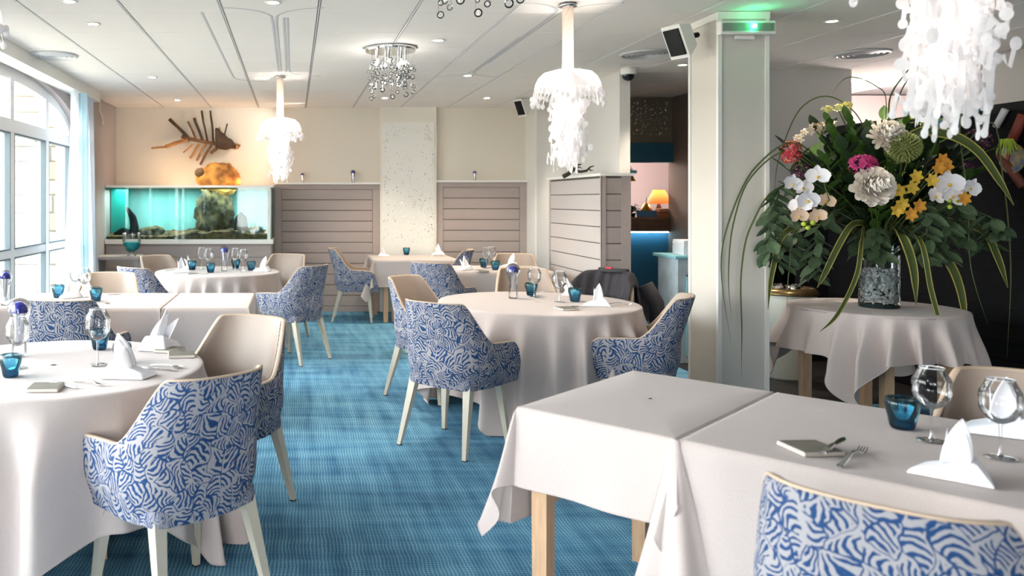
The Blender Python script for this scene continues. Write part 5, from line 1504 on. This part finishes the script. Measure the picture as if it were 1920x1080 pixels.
def floret_cluster(t, c, R, m_, n, s_, flat=1.0, seed=1, eye=None):
    rn = random.Random(seed); mm = MB()
    for k in range(5):
        a = 2 * pi * k / 5; mm.add([(0, 0, 0), (.55 * cos(a - .5), .55 * sin(a - .5), .15), (1.0 * cos(a), 1.0 * sin(a), .2), (.55 * cos(a + .5), .55 * sin(a + .5), .15)], [(0, 1, 2, 3)])
    mm.ball((0, 0, .08), .16, 6, 4, mi=1)
    me = mm.mesh('floret', [m_, eye or MATS['petal_yellow']], False)
    for k in range(n):
        d = Vector((rn.gauss(0, 1), rn.gauss(0, 1) - .6, rn.gauss(0, 1) + .3)).normalized()
        p = c + Vector((d.x * R, d.y * R, d.z * R * flat)); q = d.to_track_quat('Z', 'Y').to_euler(); link_copy('floret', me, t, p, q, s_ * rn.uniform(.8, 1.2))
t, c = flower_stem('hydrangea', 'magenta hydrangea head at the centre of the arrangement', F(1617, 309, -.36), 'flower', 'flowers in the arrangement'); floret_cluster(t, c, .075, M_PM, 60, .025, .75, 2, M_PR); MB().ball(c, .06, 10, 6, (1, 1, .7)).build('flower_core', M_PV, t, smooth=True)
t, c = flower_stem('lilac_spray', 'red and pink small flowered spray at the left of the arrangement', F(1483, 286, -.1), 'flower', 'flowers in the arrangement', .2); floret_cluster(t, c, .055, M_PR, 34, .026, 1.3, 3)
t, c = flower_stem('lilac_spray', 'dark purple small flowered spray under the red one', F(1502, 322, -.15), 'flower', 'flowers in the arrangement', .1); floret_cluster(t, c, .05, M_PV, 30, .024, .9, 4)
t, c = flower_stem('lilac_spray', 'dark purple spray at the right behind the variegated leaf', F(1835, 262, .1), 'flower', 'flowers in the arrangement', .2); floret_cluster(t, c, .07, M_PV, 36, .026, 1.0, 14)
t, c = flower_stem('lilac_spray', 'dark purple spray between the amber and white flowers', F(1808, 318, .0), 'flower', 'flowers in the arrangement', .2); floret_cluster(t, c, .05, M_PV, 26, .024, 1.0, 15)
t, c = flower_stem('lacecap', 'white lacecap blossom cluster high at the left of the arrangement', F(1528, 243, -.1), 'flower', 'flowers in the arrangement', .2); 
for dx, dz in ((-.1, -.06), (-.05, -.02), (0, .01), (.055, .02), (.1, .03)): floret_cluster(t, c + Vector((dx, 0, dz)), .028, M_PC, 9, .026, .7, int(dx * 100) + 40)
t, c = flower_stem('lacecap', 'yellow green lacecap cluster at the top of the arrangement', F(1570, 202, -.05), 'flower', 'flowers in the arrangement', .2)
for dx, dz in ((-.07, -.01), (0, 0), (.06, .015)): floret_cluster(t, c + Vector((dx, 0, dz)), .026, mat('petal_pale_lime', srgb(208, 206, 130), .6), 12, .02, .6, int(dx * 100) + 60)
t, c = flower_stem('lacecap', 'lime green bud cluster below the big lamp at the top of the arrangement', F(1735, 228, -.05), 'flower', 'flowers in the arrangement', .2)
for dx, dz in ((-.09, .01), (-.03, 0), (.03, -.01), (.09, 0)): floret_cluster(t, c + Vector((dx, 0, dz)), .022, M_PG, 8, .018, .6, int(dx * 100) + 80)
t, c = flower_stem('lime_flower', 'lime green tassel flower at the far right of the arrangement', F(1887, 270, .0), 'flower', 'flowers in the arrangement', .25)
m = MB(); rn = random.Random(3)
for k in range(26): 
    a = rn.uniform(0, 6.28); m.tube([c, c + Vector((.03 * cos(a), .03 * sin(a), .03)), c + Vector((.055 * cos(a), .05 * sin(a), -rn.uniform(.0, .08)))], [.003, .006, .002], 5)
m.build('tassels', M_PG, t)['kind'] = 'stuff'
def orchid(parent, c, R, m_, face=(0, -1, .1), roll=0):
    q = Vector(face).to_track_quat('Z', 'Y').to_matrix() @ Matrix.Rotation(roll, 3, 'Z')
    for k, (a, w, L_) in enumerate(((90, .34, .95), (210, .34, .95), (330, .34, .95), (5, .62, 1.0), (175, .62, 1.0))):
        a = radians(a); rows = []
        for i in range(6):
            f = i / 5; ww = w * sin(pi * min(1, .12 + f * .86)) ** .7; rows.append([q @ Vector((R * (L_ * f * cos(a) - ww * s_ * sin(a)), R * (L_ * f * sin(a) + ww * s_ * cos(a)), R * (.18 * f * f + .08 * s_ * s_ - (k < 3) * .05))) + c for s_ in (-1, -.5, 0, .5, 1)])
        MB().grid(rows).build('petal', m_, parent, smooth=True)
    MB().ball(c + q @ Vector((0, -.1 * R, .15 * R)), R * .11, 8, 5, (1, 1, 1.3)).build('lip', M_PY, parent, smooth=True)
t, c = flower_stem('orchid_spray', 'white orchid spray cascading at the left of the arrangement', F(1545, 345, -.35), 'flower', 'flowers in the arrangement', .15)
for i, (px, py, s_, w_) in enumerate(((1532, 330, 21, 1), (1485, 345, 19, 1), (1506, 352, 19, 1), (1513, 375, 22, 1), (1500, 385, 20, 1), (1548, 377, 17, 0), (1497, 405, 17, 0), (1532, 406, 17, 0))):
    orchid(t, F(px, py, -.36 + .02 * (i % 3)) - FORK, s_ * .0034, M_ORC if w_ else M_ORP, (random.uniform(-.5, .2), -1, random.uniform(-.3, .3)), random.uniform(-.4, .4))
MB().tube([c, F(1555, 375, -.33) - FORK, F(1530, 400, -.33) - FORK, F(1512, 418, -.33) - FORK], .004, 6).build('stem', M_STEM, t, smooth=True)
for px, py in ((1507, 420), (1524, 418), (1515, 427)): MB().ball(F(px, py, -.36) - FORK, .015).build('bud', M_PG, t, smooth=True)
t, c = flower_stem('orchid_spray', 'white orchid spray at the right of the yellow blossoms', F(1775, 350, -.3), 'flower', 'flowers in the arrangement', .15)
for i, (px, py, s_) in enumerate(((1778, 345, 26), (1752, 368, 20), (1785, 368, 22), (1818, 352, 20))): orchid(t, F(px, py, -.34 + .02 * (i % 2)) - FORK, s_ * .0034, M_ORC, (random.uniform(-.2, .3), -1, random.uniform(-.3, .3)), random.uniform(-.4, .4))
for px, py in ((1780, 376), (1793, 379), (1781, 388)): MB().ball(F(px, py, -.34) - FORK, .014).build('bud', M_PG, t, smooth=True)
YS = [(1765, 300, M_PO), (1758, 315, M_PO), (1745, 338, M_PY), (1773, 312, M_PO), (1716, 331, M_PY), (1708, 352, M_PY), (1685, 358, M_PY), (1690, 382, M_PY), (1706, 402, M_PO), (1680, 394, M_PY), (1722, 386, M_PO), (1806, 372, M_PO)]
for i, (px, py, m_) in enumerate(YS):
    t, c = flower_stem('alstroemeria', ('amber' if m_ is M_PO else 'yellow') + ' alstroemeria blossom ' + ('at the top of the yellow group', 'just under the topmost amber one', 'halfway up the yellow group', 'rightmost of the top amber ones', 'beside the allium foot', 'in the middle of the yellow group', 'nearest the white peony', 'under the one beside the peony', 'lowest of the yellow group', 'lower left below the peony edge', 'right of the lowest pair', 'below the right orchids')[i], F(px, py, -.33 - .02 * (i % 3)), 'flower', 'alstroemeria blossoms', .08, .003)
    for k in range(6):
        a = pi * k / 3 + i; rows = []
        for q in range(5):
            f = q / 4; ww = .015 * sin(pi * min(1, .15 + .8 * f)); d = Vector((cos(a), -.9 + .8 * f, sin(a))); b = c + Vector((cos(a) * .046 * f, -.022 * f * (1.6 - f), sin(a) * .046 * f)); s3 = Vector((-sin(a), 0, cos(a)))
            rows.append([b - s3 * ww, b + Vector((0, .002, 0)), b + s3 * ww])
        MB().grid(rows).build('petal', m_, t, smooth=True)
# leafy stems filling the body of the arrangement
rn = random.Random(33)
def leafy(end, key, n, L_, label, lift=.12, droop=False, group='leafy stems in the arrangement', name='leafy_stem', frm=.45):
    t = thing(name, FORK, 0, label, 'foliage', group); t['tip_height'] = float(end.z)
    pts = [p - FORK for p in stem_pts(end, lift=lift)]; MB().tube(pts, .0035, 5).build('stem', M_STEM, t, smooth=True)
    for k in range(n):
        f = frm + (1 - frm) * (k + .5) / n; x = f * 6; i = min(5, int(x)); p = pts[i].lerp(pts[i + 1], x - i); tg = (pts[i + 1] - pts[i]).normalized()
        a = k * 2.4; side = Vector((cos(a), -abs(sin(a)) * .8 if not droop else sin(a), .35 if not droop else -.7)); d = (tg * .6 + side).normalized()
        put_leaf(t, key, p, d, L_ * rn.uniform(.75, 1.2), rn.uniform(-.6, .6))
    put_leaf(t, key, pts[-1], (pts[-1] - pts[-2]).normalized(), L_)
    return t
SPOTS = []
for k in range(72):
    a = rn.uniform(0, 2 * pi); r = sqrt(rn.uniform(.05, 1))
    SPOTS.append((1645 + 185 * r * cos(a), 322 + 98 * r * sin(a), rn.uniform(-.25, .3)))
NEAR = [(1635, 350, 'white peony'), (1662, 254, 'white chrysanthemum'), (1696, 276, 'spiky allium'), (1617, 309, 'magenta hydrangea'), (1483, 286, 'red spray'), (1528, 243, 'white lacecap'), (1570, 202, 'topmost lacecap'), (1735, 228, 'lime buds'), (1510, 365, 'left orchids'), (1785, 355, 'right orchids'), (1762, 308, 'amber blossoms'), (1700, 385, 'yellow blossoms'), (1835, 262, 'far right purple spray')]
def where_is(px, py):
    d, nx, ny, nm = min((hypot(px - x, py - y), x, y, n_) for x, y, n_ in NEAR)
    ang = atan2(ny - py, px - nx); return ('right of', 'above and right of', 'above', 'above and left of', 'left of', 'below and left of', 'below', 'below and right of')[int(round(ang / (pi / 4))) % 8] + ' the ' + nm
for k, (px, py, dy) in enumerate(SPOTS):
    leafy(F(px, py, dy), 'broad' if k % 3 else 'mid', 9, .125 if k % 3 else .11, ('dark' if k % 3 else 'mid') + ' green leafy stem ' + ('behind, ' if dy > .05 else '') + 'just ' + where_is(px, py), lift=.05, group='filler foliage of the arrangement', frm=.3)
for px, py, L_ in ((1555, 232, .09), (1590, 225, .10), (1560, 250, .09), (1612, 285, .09), (1600, 262, .09), (1575, 285, .09), (1700, 215, .09), (1735, 215, .09), (1545, 300, .09)):
    leafy(F(px, py, -.15), 'mid', 8, L_, 'bright broad leaved stem ' + where_is(px, py) + ' in the arrangement', lift=.05, group='bright broad leaved stems', frm=.6)
EU = [((1445, 410), (1440, 480)), ((1470, 400), (1462, 500)), ((1490, 440), (1520, 520)), ((1530, 430), (1535, 510)), ((1640, 430), (1650, 480)), ((1620, 430), (1612, 470)), ((1740, 400), (1735, 485)), ((1800, 390), (1800, 450)), ((1830, 400), (1850, 455)), ((1860, 410), (1878, 440)), ((1460, 350), (1440, 420)), ((1690, 420), (1700, 470)), ((1780, 420), (1765, 480))]
for i, ((ax, ay), (bx, by)) in enumerate(EU):
    t = thing('eucalyptus_branch', FORK, 0, 'drooping grey green eucalyptus branch ' + ('at the left edge, outermost', 'at the left edge beside the outermost', 'over the urn', 'between urn and vase', 'in front of the vase', 'left of the vase mouth', 'right of the vase, longest', 'on the right, inner', 'on the right, middle', 'at the right edge, outermost', 'high on the left edge', 'just right of the vase mouth', 'low right beside the longest')[i], 'foliage', 'eucalyptus branches')
    dy = -.25 + .1 * (i % 3); a3 = F(ax, ay, dy) - FORK; b3 = F(bx, by, dy) - FORK; s3 = Vector((0, 0, -.05))
    pts = []
    for k in range(9):
        f = k / 8
        pts.append(s3.lerp(a3, f / .5) + Vector((0, 0, .18 * sin(pi * f / .5))) * (1 if abs(a3.x) > .2 else .3) if f <= .5 else a3.lerp(b3, (f - .5) / .5))
    MB().tube(pts, .003, 5).build('stem', M_STEM, t, smooth=True)
    for k in range(22):
        f = .3 + .7 * (k + .5) / 22; x = f * 8; j = min(7, int(x)); p = pts[j].lerp(pts[j + 1], x - j); a = k * 2.4 + i
        put_leaf(t, 'euca', p, Vector((cos(a) * .8, sin(a) * .6 - .2, -.55)).normalized(), rn.uniform(.085, .15), rn.uniform(-1, 1))
def blade(pts, w, label, group='long grass blades', varie=False, name='grass_blade', dy=None):
    t = thing(name, FORK, 0, label, 'foliage', group)
    ps = [(F(px, py, d) - FORK) for px, py, d in pts]
    # smooth
    def cr(i, f):
        p0, p1, p2, p3 = ps[max(i - 1, 0)], ps[i], ps[i + 1], ps[min(i + 2, len(ps) - 1)]
        return .5 * ((2 * p1) + (p2 - p0) * f + (2 * p0 - 5 * p1 + 4 * p2 - p3) * f * f + (-p0 + 3 * p1 - 3 * p2 + p3) * f ** 3)
    q = [cr(i, k / 6) for i in range(len(ps) - 1) for k in range(6)] + [ps[-1]]
    def strip(w0, w1, m_, nm, off):
        rows = []
        for i, p in enumerate(q):
            f = i / (len(q) - 1); tg = (q[min(i + 1, len(q) - 1)] - q[max(i - 1, 0)]).normalized(); s_ = tg.cross(Vector((0, 1, 0)));
            if s_.length < .05: s_ = Vector((1, 0, 0))
            s_.normalize(); ww = w * (.35 + .65 * sin(pi * min(1, f * .9 + .08)) ** .7) * (1 - .75 * sstep(.75, 1, f)); rows.append([p + s_ * ww * w0 + Vector((0, off, 0)), p + s_ * ww * (w0 + w1) / 2 + Vector((0, off + ww * .25, 0)), p + s_ * ww * w1 + Vector((0, off, 0))])
        MB().grid(rows).build(nm, m_, t, smooth=True)
    if varie: strip(-1, -.72, M_VARIE, 'yellow_margin', 0); strip(-.74, .74, M_BLADE, 'blade', .001); strip(.72, 1, M_VARIE, 'yellow_margin', 0)
    else: strip(-.75, .75, mat('thin_blade_olive', srgb(92, 104, 60), .5), 'blade', 0)
BL = [([(1620, 400, 0), (1700, 262, -.3), (1770, 250, -.35), (1830, 280, -.38), (1875, 340, -.4), (1901, 385, -.4)], .03, 'broad yellow edged leaf arching to the far right'),
      ([(1630, 420, 0), (1600, 420, -.25), (1575, 455, -.3), (1548, 510, -.3), (1532, 540, -.3)], .022, 'yellow edged leaf hanging between urn and vase'),
      ([(1620, 420, -.1), (1615, 460, -.3), (1605, 520, -.33), (1570, 590, -.35), (1537, 622, -.36)], .016, 'yellow edged leaf crossing in front of the flower table'),
      ([(1660, 420, 0), (1690, 440, -.25), (1712, 500, -.28), (1718, 572, -.28)], .03, 'upright yellow edged leaf ending on the table beside the vase'),
      ([(1680, 420, 0), (1725, 450, -.3), (1745, 540, -.35), (1760, 600, -.38), (1772, 675, -.4)], .018, 'long yellow edged leaf hanging right down to the beige chair'),
      ([(1700, 420, 0), (1770, 480, -.1), (1800, 540, -.1), (1812, 620, -.1)], .03, 'yellow edged leaf drooping past the right of the flower table'),
      ([(1760, 410, 0), (1840, 430, -.1), (1870, 480, -.1), (1890, 540, -.1)], .026, 'yellow edged leaf drooping at the far right'),
      ([(1600, 410, 0), (1480, 430, -.2), (1450, 500, -.2), (1440, 580, -.2)], .02, 'yellow edged leaf hanging beside the column')]
for pts, w, lab in BL: blade(pts, w, lab, 'variegated leaves', True, 'variegated_leaf')
GB = [([(1630, 380, 0), (1620, 240, .1), (1560, 182, .1), (1500, 205, .1), (1460, 300, .1), (1452, 370, .1)], .006, 'thin blade arching high over the left flowers'),
      ([(1600, 380, 0), (1500, 270, -.1), (1420, 310, -.15), (1372, 400, -.2), (1352, 500, -.2), (1370, 640, -.2)], .008, 'thin blade falling in front of the ivory column, longest'),
      ([(1600, 380, 0), (1490, 285, -.1), (1410, 330, -.15), (1375, 420, -.2), (1366, 520, -.2), (1372, 598, -.2)], .007, 'thin blade falling in front of the column beside the longest'),
      ([(1600, 400, 0), (1470, 350, -.1), (1410, 420, -.2), (1390, 510, -.2), (1391, 620, -.2), (1390, 708, -.2)], .008, 'dark blade hanging lowest before the column'),
      ([(1650, 380, 0), (1665, 240, .05), (1670, 180, .05), (1700, 135, .05), (1730, 100, .05)], .008, 'upright dark blade rising beside the big lamp'),
      ([(1655, 380, 0), (1672, 240, .1), (1690, 170, .1), (1725, 120, .1)], .007, 'second upright dark blade rising beside the big lamp'),
      ([(1640, 380, 0), (1662, 200, .1), (1640, 160, .1), (1590, 145, .1), (1560, 175, .1)], .005, 'thin blade curling left before the pink wall'),
      ([(1700, 400, 0), (1795, 180, -.2), (1800, 260, -.2), (1815, 380, -.2), (1820, 500, -.2), (1852, 608, -.2)], .007, 'long thin blade falling in front of the right flowers'),
      ([(1720, 400, 0), (1850, 230, -.1), (1880, 330, -.1), (1895, 500, -.1), (1888, 670, -.1)], .007, 'long thin blade falling at the far right'),
      ([(1700, 380, 0), (1760, 240, 0), (1720, 215, 0), (1690, 225, 0)], .005, 'short curling blade under the big lamp'),
      ([(1620, 400, 0), (1500, 420, -.2), (1480, 500, -.2), (1475, 590, -.2)], .005, 'thin blade hanging over the urn')]
for pts, w, lab in GB: blade(pts, w, lab)

from collections import defaultdict
dd = defaultdict(list)
for o in bpy.data.objects:
    if o.get('group') in ('filler foliage of the arrangement', 'bright broad leaved stems'): dd[o['label']].append(o)
for lab, os_ in dd.items():
    if len(os_) > 1:
        os_.sort(key=lambda o: -o['tip_height'])
        names = ['upper', 'lower'] if len(os_) == 2 else (['topmost', 'middle', 'lowest'] if len(os_) == 3 else ['topmost', 'second highest', 'third highest', 'lowest', 'very lowest'])
        for o, n_ in zip(os_, names): o['label'] = n_ + ' ' + lab
bpy.context.view_layer.update()
